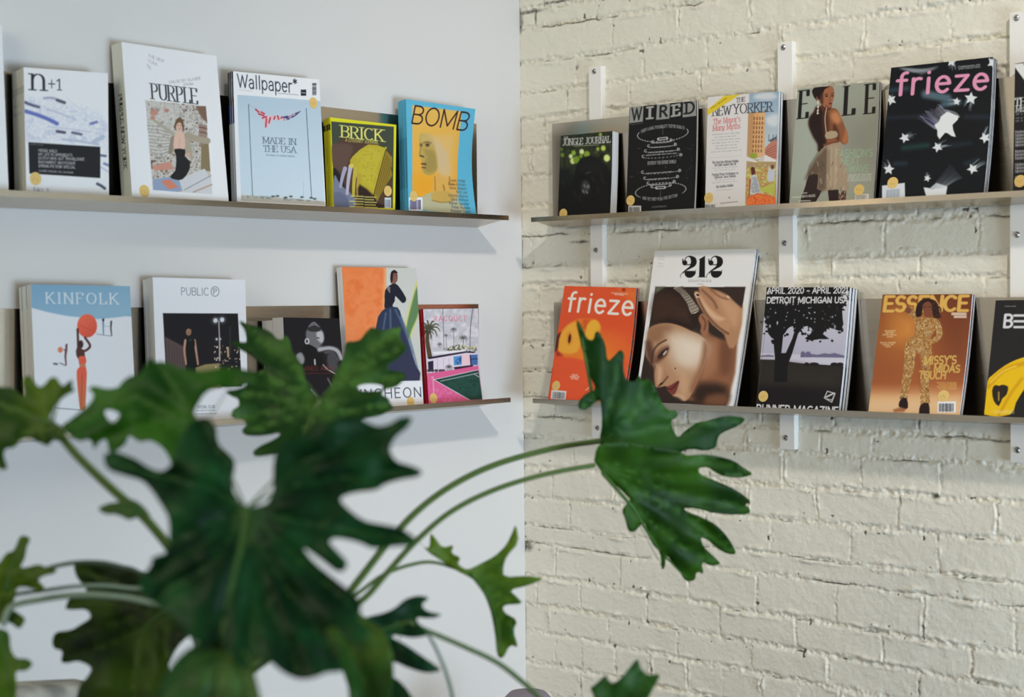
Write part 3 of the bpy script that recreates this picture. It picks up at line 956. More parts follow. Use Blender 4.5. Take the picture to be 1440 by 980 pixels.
@cover('bomb')
def _(c):
    c.k(540, 120, 4.665)
    BL_ = (98, 186, 218)
    c.fill(BL_)
    c.poly([(186, 130), (515, 172), (494, 640), (480, 760), (196, 726), (186, 700)], c.lg((300, 180), (232, 186, 92), (320, 740), (242, 172, 58)))
    c.poly([(340, 330), (470, 330), (466, 620), (350, 600), (330, 480)], (228, 190, 122), soft=5, a=.8)
    c.poly([(200, 600), (330, 590), (340, 720), (200, 722)], (240, 168, 44), soft=8, a=.8)
    c.poly([(250, 740), (320, 700), (460, 700), (500, 760), (540, 840), (255, 818)], (190, 186, 152), smooth=2, soft=2)
    face = [(240, 320), (280, 330), (330, 370), (350, 440), (362, 520), (340, 575), (290, 590), (258, 572), (248, 540), (256, 520), (240, 480), (228, 460), (238, 425), (232, 380)]
    c.poly(face, (196, 168, 92), smooth=3, soft=1.2)
    c.poly([(262, 420), (340, 440), (355, 530), (320, 575), (270, 570), (262, 520), (280, 470)], (170, 148, 80), smooth=3, soft=4)
    c.poly([(236, 330), (300, 320), (330, 370), (260, 380)], (206, 178, 108), smooth=3, soft=5)
    c.ell(288, 392, 13, 10, (74, 54, 46), soft=2)
    c.ell(245, 393, 7, 10, (80, 62, 50), soft=2)
    c.line([(262, 378), (285, 372), (310, 378)], 5, (104, 80, 58), soft=1.4, smooth=3)
    c.poly([(300, 330), (350, 345), (420, 470), (452, 560), (400, 600), (368, 560), (352, 440), (330, 370)], (216, 192, 150), smooth=2, soft=3, a=.55)
    c.line([(240, 462), (262, 470)], 8, (66, 46, 40), soft=1)
    c.line([(244, 400), (236, 450)], 6, (150, 126, 72), soft=1)
    c.line([(250, 516), (276, 518)], 10, (92, 60, 46), soft=1)
    c.line([(252, 540), (274, 542)], 8, (110, 76, 54), soft=1)
    c.poly([(330, 370), (380, 390), (430, 470), (400, 560), (368, 540), (352, 440)], (214, 190, 150), smooth=3, soft=4, a=.8)
    c.poly([(338, 590), (400, 600), (480, 660), (490, 740), (330, 730)], (222, 176, 96), smooth=2, soft=4, a=.8)
    c.line([(338, 600), (340, 690)], 4, (150, 106, 50), soft=1)
    c.line([(396, 655), (404, 690)], 6, (140, 92, 50), soft=1)
    c.poly([(316, 706), (380, 692), (440, 700), (474, 738), (440, 764), (360, 768), (322, 750)], (206, 170, 90), smooth=3, soft=2)
    c.line([(318, 755), (380, 768), (450, 764)], 6, (160, 126, 60), soft=1)
    c.line([(440, 600), (438, 650), (480, 652)], 5, (150, 106, 66), soft=1)
    c.text("BOMB", (176, 248), (556, 298), 118, (46, 22, 34), (.038, .045), slant=.22)
    for i, s in enumerate(("Lamia Joreige", "Etel Adnan", "Mona Simpson", "Amy Lee", "Victoria Monroe", "Sara Wilson", "Karen Sandler", "Peter Ruddle", "Brandon Taylor")):
        c.text(s, ((445, 432, 440, 484, 428, 446, 434, 448, 442)[i], 630 + i * 25), (552 + i * 3, 634 + i * 25.5), 17, (44, 66, 84) if i > 4 else (92, 78, 70), (.045, .045))
    c.barcode(164, 735, 254, 822, 10, 5, fg=(96, 92, 130))


@cover('blankw')
def _(c):
    c.fill((236, 238, 242))


@cover('kinfolk')
def _(c):
    c.k(0, 370, 3.63)
    c.fill((229, 232, 238))
    c.poly([(140, 60), (700, 60), (700, 272), (640, 270), (590, 276), (500, 284), (420, 276), (340, 268), (250, 250), (165, 228), (140, 222)], c.lg((300, 110), (128, 170, 200), (330, 280), (146, 184, 208)), soft=1.0)
    c.text("KINFOLK", (236, 204), (604, 208), 54, (226, 232, 238), (.055, .03), .09, gap=.30)
    c.ell(445, 318, 51, 60, c.lg((410, 270), (240, 112, 84), (480, 370), (222, 86, 64)))
    c.line([(398, 310), (440, 330), (492, 352)], 2, (206, 78, 58), soft=.6)
    dk = (86, 48, 44)
    c.line([(396, 335), (398, 380), (400, 440)], 12, dk, smooth=4)
    c.line([(434, 378), (460, 418), (444, 440), (424, 448)], 12, dk, smooth=4)
    c.ell(413, 412, 13, 21, (66, 36, 34))
    c.poly([(392, 430), (428, 440), (434, 470), (438, 500), (410, 528), (402, 490), (390, 470)], dk, smooth=2)
    c.poly([(402, 476), (434, 474), (440, 508), (408, 514)], (232, 98, 72), smooth=2)
    c.poly([(408, 514), (436, 510), (440, 536), (404, 536)], (196, 132, 100))
    c.poly([(398, 534), (440, 532), (442, 600), (438, 700), (434, 745), (410, 745), (402, 690), (392, 580)], c.lg((390, 540), (232, 96, 74), (420, 745), (196, 120, 76)), smooth=2)
    c.line([(420, 560), (414, 740)], 3, (176, 70, 56), soft=.6)
    c.line([(280, 738), (412, 748)], 4, (110, 112, 122))
    c.line([(340, 415), (338, 440)], 11, (110, 62, 70))
    c.line([(338, 440), (334, 474), (338, 518)], 13, (112, 64, 74), w1=7)
    c.line([(326, 440), (340, 446)], 5, (110, 62, 70))
    c.ell(308, 440, 13, 15, (222, 132, 100))
    c.line([(276, 511), (292, 513)], 9, (80, 86, 100), soft=.8)
    c.line([(308, 508), (332, 519)], 6, (120, 126, 140), soft=1)
    c.line([(527, 288), (528, 360)], 9, (116, 144, 178), w1=6)
    c.ell(527, 288, 6, 8, (44, 42, 56))
    c.line([(568, 296), (566, 330), (570, 366)], 9, (52, 46, 62), w1=5)
    c.line([(530, 318), (562, 322)], 2, (160, 166, 186))
    c.line([(496, 360), (530, 366), (572, 370)], 3, (120, 130, 146))


@cover('public')
def _(c):
    c.k(190, 370, 3.63)
    c.fill((232, 235, 243))
    c.text("PUBLIC", (236, 164), (378, 166), 38, (104, 112, 128), (.04, .04))
    c.line(arc(409, 146, 20, 25, 0, 360, 24), 3.2, (104, 112, 128))
    c.text("P", (401, 158), (418, 158), 26, (104, 112, 128), (.07, .05))
    c.poly([(142, 258), (525, 260), (545, 632), (162, 640)], (24, 22, 28))
    c.poly([(150, 378), (250, 430), (262, 560), (160, 560)], (92, 76, 76), soft=1.5)
    for i in range(7):
        c.line([(158 + i * 14, 400 + i * 7), (162 + i * 14, 545)], 3, (66, 54, 56))
    c.poly([(300, 540), (360, 520), (432, 514), (440, 640), (200, 640), (230, 580)], (150, 138, 96), soft=1.2)
    c.poly([(150, 560), (260, 556), (240, 640), (160, 640)], (74, 62, 60), soft=2)
    for x, y, r_ in ((411, 296, 11), (445, 292, 11), (417, 392, 5), (434, 391, 5)):
        c.ell(x, y, r_, r_ * 1.1, (236, 240, 250))
        c.ell(x, y, r_ * 1.9, r_ * 2, (170, 176, 190), soft=2, a=.35)
    c.line([(428, 300), (432, 400), (432, 500)], 5, (182, 176, 176), w1=8)
    rr_ = random.Random(4)
    for i in range(42):
        c.ell(rr_.uniform(405, 535), rr_.uniform(425, 545), rr_.uniform(2, 5), rr_.uniform(2, 6), rr_.choice([(214, 190, 160), (236, 232, 230), (180, 150, 120), (120, 100, 96)]))
    c.line([(474, 436), (476, 480)], 10, (190, 160, 130))
    c.line([(485, 330), (487, 470)], 9, (40, 44, 44))
    c.ell(274, 356, 14, 18, (150, 112, 92))
    c.poly([(262, 352), (274, 338), (288, 350), (284, 342)], (170, 140, 100), smooth=2)
    c.poly([(266, 374), (282, 374), (280, 388), (268, 388)], (34, 30, 34))
    for pts in ([(258, 398), (252, 450), (262, 520)], [(304, 398), (312, 450), (322, 520)]):
        c.line(pts, 13, (186, 144, 124), smooth=3, w1=9)
    c.poly([(262, 392), (300, 390), (306, 420), (300, 470), (312, 560), (306, 640), (266, 640), (262, 560), (268, 470)], (14, 16, 18), smooth=2)
    c.line([(276, 400), (290, 394)], 3, (60, 110, 90))
    c.text("SOCIAL CLUB", (320, 742), (408, 740), 14, (96, 104, 120), (.05, .06))
    c.fineprint(300, 754, 128, 2, 17, (120, 128, 144), -.03, align='c', lw=4)


@cover('bw')
def _(c):
    c.k(360, 360, 4.083)
    c.fill((26, 24, 28))
    c.poly([(290, 430), (330, 400), (380, 420), (392, 470), (380, 500), (388, 520), (366, 534), (330, 520), (300, 500)], (112, 112, 116), smooth=3, soft=2)
    c.poly([(355, 430), (384, 430), (392, 470), (380, 492), (358, 476), (350, 450)], (190, 190, 194), smooth=3, soft=2)
    c.poly([(300, 420), (310, 385), (345, 378), (375, 400), (370, 425), (330, 430)], (48, 47, 50), smooth=3)
    for i in range(4):
        c.line([(304 + i * 6, 404 - i * 7), (340, 392 - i * 5), (366 - i * 6, 404 - i * 5)], 3, (140, 140, 144), smooth=3)
    c.line([(352, 462), (366, 465)], 5, (30, 30, 32))
    c.line([(372, 508), (388, 508)], 6, (50, 46, 48))
    c.line(arc(296, 482, 11, 14, 0, 360, 14), 6, (214, 214, 218))
    c.poly([(270, 510), (310, 500), (360, 530), (380, 560), (380, 640), (270, 640), (262, 560)], (20, 19, 22), smooth=2)
    c.poly([(232, 560), (262, 545), (282, 580), (270, 612), (236, 600)], (150, 150, 154), smooth=3, soft=2)
    c.line([(366, 530), (420, 520), (466, 535), (490, 580)], 22, (176, 176, 180), smooth=4, soft=1.5)
    c.line([(400, 545), (440, 545), (470, 590)], 12, (96, 96, 100), smooth=4, soft=1.5)
    c.poly([(410, 560), (440, 545), (470, 600), (470, 660), (420, 640)], (74, 74, 78), smooth=2, soft=3)
    c.line([(340, 586), (342, 612)], 9, (190, 190, 194))
    c.line([(388, 615), (410, 640), (458, 668)], 6, (186, 176, 170))
    c.text("ANED ALEX", (282, 648), (446, 645), 24, (140, 52, 46), (.05, .05))
    c.line([(280, 665), (440, 664)], 3, (120, 46, 42))
    c.line([(415, 695), (440, 745)], 8, (120, 116, 116), soft=1)
    c.line([(320, 760), (352, 800)], 12, (150, 150, 154), soft=1)


@cover('luncheon')
def _(c):
    c.k(360, 360, 4.083)
    c.fill((232, 234, 238))
    c.poly([(480, 40), (742, 50), (742, 800), (505, 800)], c.lg((520, 100), (236, 128, 70), (640, 480), (240, 142, 88)))
    c.mottle([(500, 70), (735, 70), (735, 640), (515, 640)], [(230, 116, 56), (242, 146, 92), (236, 130, 70)], 14, 6, soft=4, a=.6)
    c.poly([(735, 50), (760, 52), (750, 300), (725, 300)], (242, 170, 112), soft=3)
    c.poly([(748, 50), (935, 50), (955, 800), (742, 720)], (206, 208, 202), soft=1)
    c.poly([(930, 120), (942, 300), (900, 430), (870, 520), (850, 470), (870, 330), (905, 210)], (214, 212, 112), soft=2, smooth=2)
    c.poly([(935, 150), (942, 300), (895, 420), (866, 500), (862, 420), (890, 290)], (98, 136, 92), soft=1.5, smooth=2)
    sk = (134, 92, 82)
    c.ell(793, 120, 20, 38, sk)
    c.poly([(770, 130), (775, 92), (795, 80), (812, 95), (806, 100), (788, 100), (784, 140), (776, 158)], (34, 26, 30), smooth=3)
    c.line([(790, 150), (788, 172)], 18, sk)
    c.line([(798, 112), (808, 112)], 3, (40, 26, 26))
    c.line([(802, 140), (810, 140)], 4, (150, 60, 60))
    nv = (30, 34, 48)
    c.poly([(740, 200), (765, 170), (800, 158), (830, 190), (860, 240), (858, 262), (838, 270), (800, 230), (796, 260), (782, 288), (812, 310), (742, 310), (738, 260)], nv, smooth=2)
    for i in range(6):
        c.line([(742 + i * 4, 170 + i * 7), (768, 180 + i * 6)], 3, (190, 176, 176))
    c.poly([(744, 300), (812, 296), (835, 350), (860, 430), (890, 540), (915, 620), (940, 716), (700, 720), (560, 700), (640, 480), (686, 420), (700, 350)], c.lg((700, 300), (44, 58, 84), (900, 700), (54, 58, 84)), smooth=2)
    for pts in ([(770, 310), (772, 420)], [(800, 310), (850, 420), (900, 560)], [(830, 350), (880, 470), (925, 640)], [(745, 330), (730, 420)]):
        c.line(pts, 7, (92, 116, 146), soft=1.5, smooth=3)
    c.poly([(500, 722), (965, 716), (970, 880), (505, 880)], (234, 236, 240))
    c.text("LUNCHEON", (520, 824), (950, 808), 54, (48, 50, 60), (.045, .05), gap=.26)


@cover('racquet')
def _(c):
    c.k(560, 400, 4.9)
    c.fill((206, 205, 212))
    c.mottle([(170, 165), (560, 160), (560, 440), (180, 470)], [(214, 213, 220), (190, 190, 198), (222, 220, 226), (200, 198, 206)], 12, 9, soft=3)
    c.text("RACQUET", (248, 252), (470, 250), 32, (222, 96, 122), (.055, .05), gap=.3)
    c.line([(307, 168), (316, 450)], 3.5, (90, 90, 96))
    c.line([(514, 165), (500, 300), (498, 455)], 4, (60, 60, 66), smooth=4)

    def palm(x, y, s, col):
        for a in range(0, 360, 36):
            r_ = math.radians(a + 8)
            c.line([(x, y), (x + math.cos(r_) * s * .7, y + math.sin(r_) * s * .5 - s * .12), (x + math.cos(r_) * s, y + math.sin(r_) * s * .8 + s * .22)], s * .18, col, smooth=3, w1=s * .06)
    c.line([(205, 330), (200, 390), (218, 500)], 22, (84, 72, 52), smooth=3, w1=32)
    palm(212, 300, 78, (78, 82, 62))
    palm(196, 330, 50, (60, 66, 50))
    for x, y, s in ((382, 312, 22), (330, 352, 13), (448, 372, 32), (286, 416, 18)):
        palm(x, y, s, (86, 86, 84))
        c.line([(x, y), (x + 3, 440)], 3, (110, 108, 104))
    c.poly([(310, 450), (360, 430), (420, 415), (480, 430), (545, 440), (550, 470), (330, 470)], (96, 98, 64), noise=(2.2, .5, 4), soft=.8)
    c.line([(440, 425), (500, 440), (545, 430)], 8, (206, 196, 96), a=.7)
    c.poly([(232, 468), (468, 452), (470, 466), (250, 486)], (232, 232, 238))
    c.poly([(200, 505), (470, 462), (530, 466), (530, 476), (470, 474), (215, 520)], (40, 32, 56))
    c.poly([(200, 520), (470, 474), (552, 478), (556, 560), (384, 572), (230, 615), (204, 600)], (226, 216, 230))
    c.poly([(440, 484), (500, 484), (500, 556), (440, 560)], (236, 204, 214))
    c.poly([(205, 535), (242, 528), (243, 598), (208, 604)], (44, 40, 66))
    for x in (270, 312, 350):
        c.line([(x, 512), (x + 2, 600)], 2.5, (176, 168, 184))
    c.poly([(382, 500), (440, 492), (440, 556), (386, 560)], (84, 150, 206))
    c.poly([(386, 530), (436, 500), (438, 550), (390, 556)], (50, 90, 150), noise=(3, .5, 7))
    c.poly([(500, 488), (552, 484), (554, 556), (504, 560)], (70, 110, 170))
    c.line([(500, 490), (506, 570)], 8, (40, 34, 60))
    c.line([(502, 518), (552, 514)], 5, (36, 34, 58))
    c.poly([(384, 572), (520, 556), (518, 575), (392, 590)], (56, 34, 62))
    palm(350, 572, 26, (70, 70, 72))
    for x in (212, 236, 262, 290, 310):
        c.ell(x, 596, 13, 10, (60, 60, 66), a=.9)
    c.poly([(200, 615), (384, 590), (557, 560), (562, 600), (582, 800), (205, 830)], (222, 100, 150))
    c.poly([(200, 640), (250, 655), (400, 740), (490, 795), (210, 835)], (232, 112, 160), soft=1)
    c.mottle([(205, 650), (250, 660), (480, 790), (212, 830)], [(236, 130, 172), (214, 86, 140), (230, 108, 156)], 5, 3, soft=2, a=.6)
    c.poly([(246, 658), (556, 590), (582, 790), (492, 795)], (30, 72, 62))
    c.mottle([(300, 660), (550, 605), (575, 780), (490, 785)], [(24, 60, 54), (44, 92, 78), (30, 70, 62)], 5, 5, soft=3, a=.6)
    wh = (222, 226, 232)
    c.line([(246, 658), (556, 590)], 4, wh)
    c.line([(246, 658), (492, 795)], 4.5, wh)
    c.line([(292, 668), (556, 612)], 3.5, wh)
    c.line([(528, 620), (562, 640)], 3.5, wh)
    c.line([(230, 640), (240, 640), (245, 745)], 10, (236, 190, 212), a=.6)


@cover('jungle')
def _(c):
    c.k(730, 80, 3.92)
    c.fill((26, 30, 24))
    c.mottle([(205, 400), (530, 390), (530, 640), (205, 640)], [(24, 28, 22), (52, 62, 36), (34, 38, 30), (70, 74, 48)], 8, 4, soft=4)
    for i in range(9):
        c.line([(240 + i * 33, 440), (236 + i * 33, 600)], 5, (70, 76, 56), a=.35, soft=1)
    for x, y, r_, col in ((345, 522, 13, (226, 240, 170)), (285, 546, 11, (220, 232, 168)), (296, 572, 15, (214, 226, 150)), (300, 528, 12, (150, 186, 64)), (316, 566, 18, (120, 156, 44)), (373, 536, 16, (140, 170, 56)),
                          (463, 502, 13, (190, 216, 96)), (433, 506, 9, (150, 180, 70)), (482, 556, 17, (226, 240, 150)), (238, 540, 10, (110, 138, 48)), (234, 508, 8, (90, 120, 44)), (448, 428, 9, (150, 176, 80)), (340, 545, 10, (120, 150, 52))):
        c.ell(x, y, r_, r_ * 1.15, col, soft=1.6)
    c.poly([(300, 680), (318, 590), (370, 548), (420, 552), (470, 590), (505, 640), (520, 760), (520, 890), (200, 890), (210, 760), (240, 690)], (17, 17, 19), smooth=3, soft=2)
    c.poly([(330, 600), (380, 562), (430, 570), (470, 620), (420, 640), (350, 640)], (26, 26, 29), smooth=3, soft=6)
    c.poly([(215, 620), (280, 610), (290, 700), (215, 690)], (22, 27, 27), soft=5)
    c.poly([(344, 700), (360, 680), (382, 690), (386, 730), (372, 752), (350, 750)], (62, 62, 66), smooth=3, soft=3)
    for x, y in ((358, 705), (374, 712), (350, 735), (370, 740), (380, 705)):
        c.line([(x, y), (x + 6, y + 10)], 5, (140, 140, 144), soft=1)
    c.line([(368, 640), (390, 634)], 4, (84, 84, 86), soft=1)
    c.line([(336, 660), (352, 656)], 6, (8, 8, 8), soft=1)
    for x, y in ((445, 640), (452, 670), (400, 660), (240, 690), (330, 770), (430, 720), (300, 740)):
        c.line([(x, y), (x + 14, y + 26)], 5, (40, 40, 43), soft=2)
    wt = (226, 228, 228)
    c.text("THE", (246, 452), (270, 450), 11, wt, (.07, .06))
    c.text("JUNGLE JOURNAL", (240, 488), (502, 470), 34, wt, (.07, .045), True)
    c.line([(300, 491), (438, 484)], 3, (170, 180, 150))


@cover('wired')
def _(c):
    c.k(860, 120, 5.157)
    c.fill((20, 20, 22))
    gy = (152, 153, 150)
    xs = [(133, 160, 228, 148), (328, 136, 424, 126), (517, 118, 615, 108)]
    c.poly([(133, 160), (232, 149), (226, 262), (128, 274)], gy)
    c.poly([(329, 138), (424, 128), (418, 240), (322, 250)], gy)
    c.poly([(518, 118), (616, 108), (612, 220), (514, 231)], gy)
    c.text("W", (146, 252), (216, 244), 84, INK, (.075, .085))
    c.text("I", (262, 240), (290, 237), 80, (170, 171, 168), (.085, .09), .17)
    c.text("R", (348, 228), (402, 221), 76, INK, (.10, .09))
    c.text("E", (444, 222), (494, 214), 78, (170, 171, 168), (.11, .085), True)
    c.text("D", (536, 204), (598, 196), 78, INK, (.09, .085), True)
    wt = (206, 207, 208)

    def ring(cx, cy, rx, ry, n, dash, a0=0, a1=360, rot=-5, w=5):
        for i in range(n):
            t = math.radians(a0 + (a1 - a0) * i / n)
            for u in (0, 1):
                pass
            t2 = t + math.radians((a1 - a0) / n * dash)
            p = [(cx + rx * math.cos(q), cy + ry * math.sin(q) + rot / 57.3 * rx * math.cos(q)) for q in (t, t2)]
            c.line(p, w, wt, a=.9)
    ring(370, 348, 182, 58, 46, .35, w=6)
    ring(355, 764, 182, 58, 46, .35, w=6)
    c.poly([(200, 280), (540, 262), (540, 330), (205, 352)], (20, 20, 22), soft=1)
    c.poly([(210, 800), (510, 770), (505, 850), (215, 850)], (20, 20, 22), soft=1)
    tx = "THERE'S A SMALL POSSIBILITY THEY'RE GOING TO"
    pts = [(212, 342), (262, 322), (315, 309), (410, 299), (470, 302), (532, 314)]
    segs = ["THERE'S", "A SMALL", "POSSIBILITY", "THEY'RE", "GOING TO"]
    for s, p, q in zip(segs, pts[:-1], pts[1:]):
        c.text(s, (p[0], p[1] + 4), (q[0] - 6, q[1] + 4), 20, wt, (.07, .06))
    for s, p, q in zip(("AND YET", "THEY PUSH", "THE BUTTON"), ((224, 824), (288, 834), (376, 828)), ((284, 836), (370, 832), (474, 806))):
        c.text(s, p, q, 20, wt, (.07, .06))
    c.text("DESTROY THE ENTIRE WORLD", (260, 574), (464, 560), 21, wt, (.08, .07))
    for cy, rx in ((402, 66), (432, 96), (468, 118), (508, 136)):
        ring(364, cy, rx, 14, 15, .35, 0, 180, w=4)
        for sgn in (-1, 1):
            c.text("D" if sgn > 0 else "C", (364 + sgn * rx - 8, cy + 8 - sgn * 6), (364 + sgn * rx + 8, cy + 8 - sgn * 6), 18, wt, (.12, .10))
    for cy, rx in ((622, 134), (666, 118), (702, 94), (728, 66)):
        ring(358, cy, rx, 14, 15, .35, 0, 180, w=4)
        for sgn in (-1, 1):
            c.text("D" if sgn > 0 else "C", (358 + sgn * rx - 8, cy + 8 - sgn * 6), (358 + sgn * rx + 8, cy + 8 - sgn * 6), 18, wt, (.12, .10))
    for x0, x1, y in ((290, 452, 412), (288, 470, 444), (270, 480, 480), (250, 486, 500), (250, 480, 632), (260, 470, 676), (280, 440, 718)):
        c.line([(x0, y + 4), (x1, y - 10)], 4.5, (140, 140, 142), a=.7)
        c.fineprint(x0, y + 6, x1 - x0, 1, 6, (190, 190, 190), -.08, seed=int(y), lw=7)
    c.line([(340, 388), (398, 382)], 22, (190, 191, 190))
    c.line([(326, 742), (382, 738)], 22, (190, 191, 190))
    c.line([(346, 387), (392, 383)], 8, INK)
    c.line([(332, 741), (376, 739)], 8, INK)
    c.line([(370, 308), (370, 356)], 3, (120, 120, 122))
    c.line([(352, 764), (352, 812)], 3, (120, 120, 122))
    r = random.Random(9)
    for i in range(40):
        x = r.uniform(130, 600)
        y = r.choice([r.uniform(430, 540), r.uniform(580, 680)])
        c.ell(x, y, 3, 3, (90, 90, 92))
    c.text("JANUARY/FEBRUARY", (290, 888), (398, 880), 10, (150, 150, 150), (.05, .05))
    c.line([(136, 284), (226, 273)], 3, (110, 110, 108))
    c.barcode(122, 872, 214, 930, 12, 6, bg=(214, 214, 212), fg=(90, 90, 92))


@cover('ny')
def _(c):
    c.k(970, 110, 4.9)
    c.fill((222, 220, 220))
    P = [(412, 104), (612, 88), (592, 868), (384, 878)]
    c.poly([(412, 104), (640, 84), (600, 560), (396, 570)], c.lg((500, 100), (148, 176, 200), (500, 560), (206, 214, 216)))
    c.poly([(460, 110), (560, 95), (600, 130), (540, 150), (450, 140)], (212, 218, 224), smooth=3, soft=4)
    c.poly([(530, 270), (606, 250), (600, 330), (540, 320)], (214, 222, 228), smooth=3, soft=4)
    c.poly([(400, 240), (446, 236), (430, 560), (392, 560)], (196, 150, 106))
    c.poly([(446, 238), (520, 232), (516, 540), (428, 556)], (224, 180, 130))
    c.poly([(446, 238), (478, 236), (468, 550), (428, 556)], (222, 162, 100), a=.6)
    for yy in range(8):
        for xx in range(4):
            c.line([(446 + xx * 19 - yy * 1.4, 270 + yy * 32), (446 + xx * 19 - yy * 1.4, 284 + yy * 32)], 8, (132, 90, 62))
    c.line([(440, 320), (518, 312)], 4, (176, 116, 70))
    c.poly([(520, 480), (560, 440), (602, 420), (598, 560), (516, 556)], (196, 130, 110))
    for i in range(5):
        c.line([(524, 500 + i * 14), (598, 460 + i * 20)], 4, (150, 84, 70))
    c.poly([(540, 430), (600, 400), (600, 420), (560, 440)], (96, 104, 116))
    for x in (545, 575, 596):
        c.line([(x, 390), (x, 430)], 4, (84, 92, 108))
    c.poly([(388, 560), (596, 560), (592, 868), (384, 878)], (186, 164, 92))
    c.mottle([(388, 600), (594, 590), (592, 868), (384, 878)], [(196, 180, 104), (232, 214, 144), (160, 160, 88), (214, 168, 100), (176, 120, 84), (220, 206, 150)], 4, 12, soft=1)
    c.ell(440, 535, 26, 20, (150, 168, 62), soft=1)
    c.poly([(390, 536), (466, 572), (462, 582), (390, 570)], (226, 222, 222))
    c.poly([(468, 574), (518, 526), (594, 564), (594, 576)], (230, 226, 226))
    c.poly([(468, 574), (518, 526), (510, 576)], (206, 200, 202))
    c.poly([(392, 576), (594, 578), (592, 620), (390, 610)], (176, 150, 120), noise=(2.5, .45, 4), soft=.5)
    c.line([(436, 625), (440, 655)], 28, (96, 48, 40))
    c.poly([(430, 672), (462, 672), (490, 780), (480, 800), (420, 800), (416, 730)], (206, 206, 208), smooth=2)
    c.mottle([(430, 680), (460, 680), (486, 785), (422, 790)], [(226, 226, 226), (140, 150, 160), (220, 220, 222)], 1.4, 3, soft=1)
    c.line([(418, 700), (414, 760), (404, 840)], 12, (170, 100, 76), w1=8)
    c.poly([(540, 640), (565, 605), (585, 640), (580, 700), (548, 716), (536, 690)], (200, 204, 216), smooth=2)
    c.ell(570, 612, 12, 16, (120, 70, 60))
    c.poly([(480, 760), (586, 720), (586, 800), (500, 780)], (190, 196, 92))
    c.poly([(396, 820), (470, 790), (590, 820), (590, 868), (392, 876)], (226, 110, 66), smooth=1)
    c.mottle([(400, 830), (470, 800), (586, 826), (586, 864), (396, 870)], [(222, 80, 40), (244, 140, 76), (230, 104, 50)], 2.4, 3, soft=1)
    c.poly([(118, 120), (410, 98), (382, 880), (98, 895)], (226, 223, 223))
    dk = (44, 46, 58)
    c.text("THE", (322, 166), (382, 160), 30, dk, (.06, .03), True)
    c.text("NEW", (158, 260), (284, 250), 62, dk, (.06, .028), True)
    c.text("YORKER", (302, 246), (570, 228), 66, dk, (.06, .028), True)
    c.poly([(105, 228), (250, 112), (372, 100), (320, 130), (105, 268)], (230, 204, 56))
    c.text("FALL BOOKS", (146, 214), (256, 142), 10, (130, 112, 40), (.06, .06))
    rd = (206, 96, 96)
    c.text("The Mayor's", (163, 318), (350, 298), 36, rd, (.06, .04), True)
    c.text("Many Myths", (160, 364), (350, 344), 36, rd, (.06, .04), True)
    c.fineprint(146, 390, 210, 7, 20, (172, 170, 174), -.07, .8, 5, 'c', 6)
    c.line([(140, 550), (360, 534)], 2, (170, 168, 170), a=.5)
    for y, s1, s2 in ((588, "The Quest Into Alternate Funding", "The Fight Against Big Oil"), (672, "Pacing From Technique to", "Upbeat Jazz Music"), (756, "The Baddest Riddler", None)):
        w_ = 180 if s2 else 120
        x_ = 156 if s2 else 182
        c.text(s1, (x_, y), (x_ + w_, y - 12), 14, (70, 70, 78), (.06, .05), True)
        if s2:
            c.text(s2, (x_ + 14, y + 18), (x_ + w_ - 16, y + 8), 14, (70, 70, 78), (.06, .05), True)
        c.fineprint(x_ - 8, y + (34 if s2 else 18), w_ + 10, 2 if s2 else 1, 16, (170, 168, 172), -.07, .7, y, 'c', 5)
    c.ell(274, 822, 7, 6, (150, 150, 156))
    c.line([(212, 862), (330, 850)], 6, (150, 150, 156))
    c.barcode(100, 862, 186, 912, 9, 8, bg=(220, 218, 218), fg=(110, 110, 116))


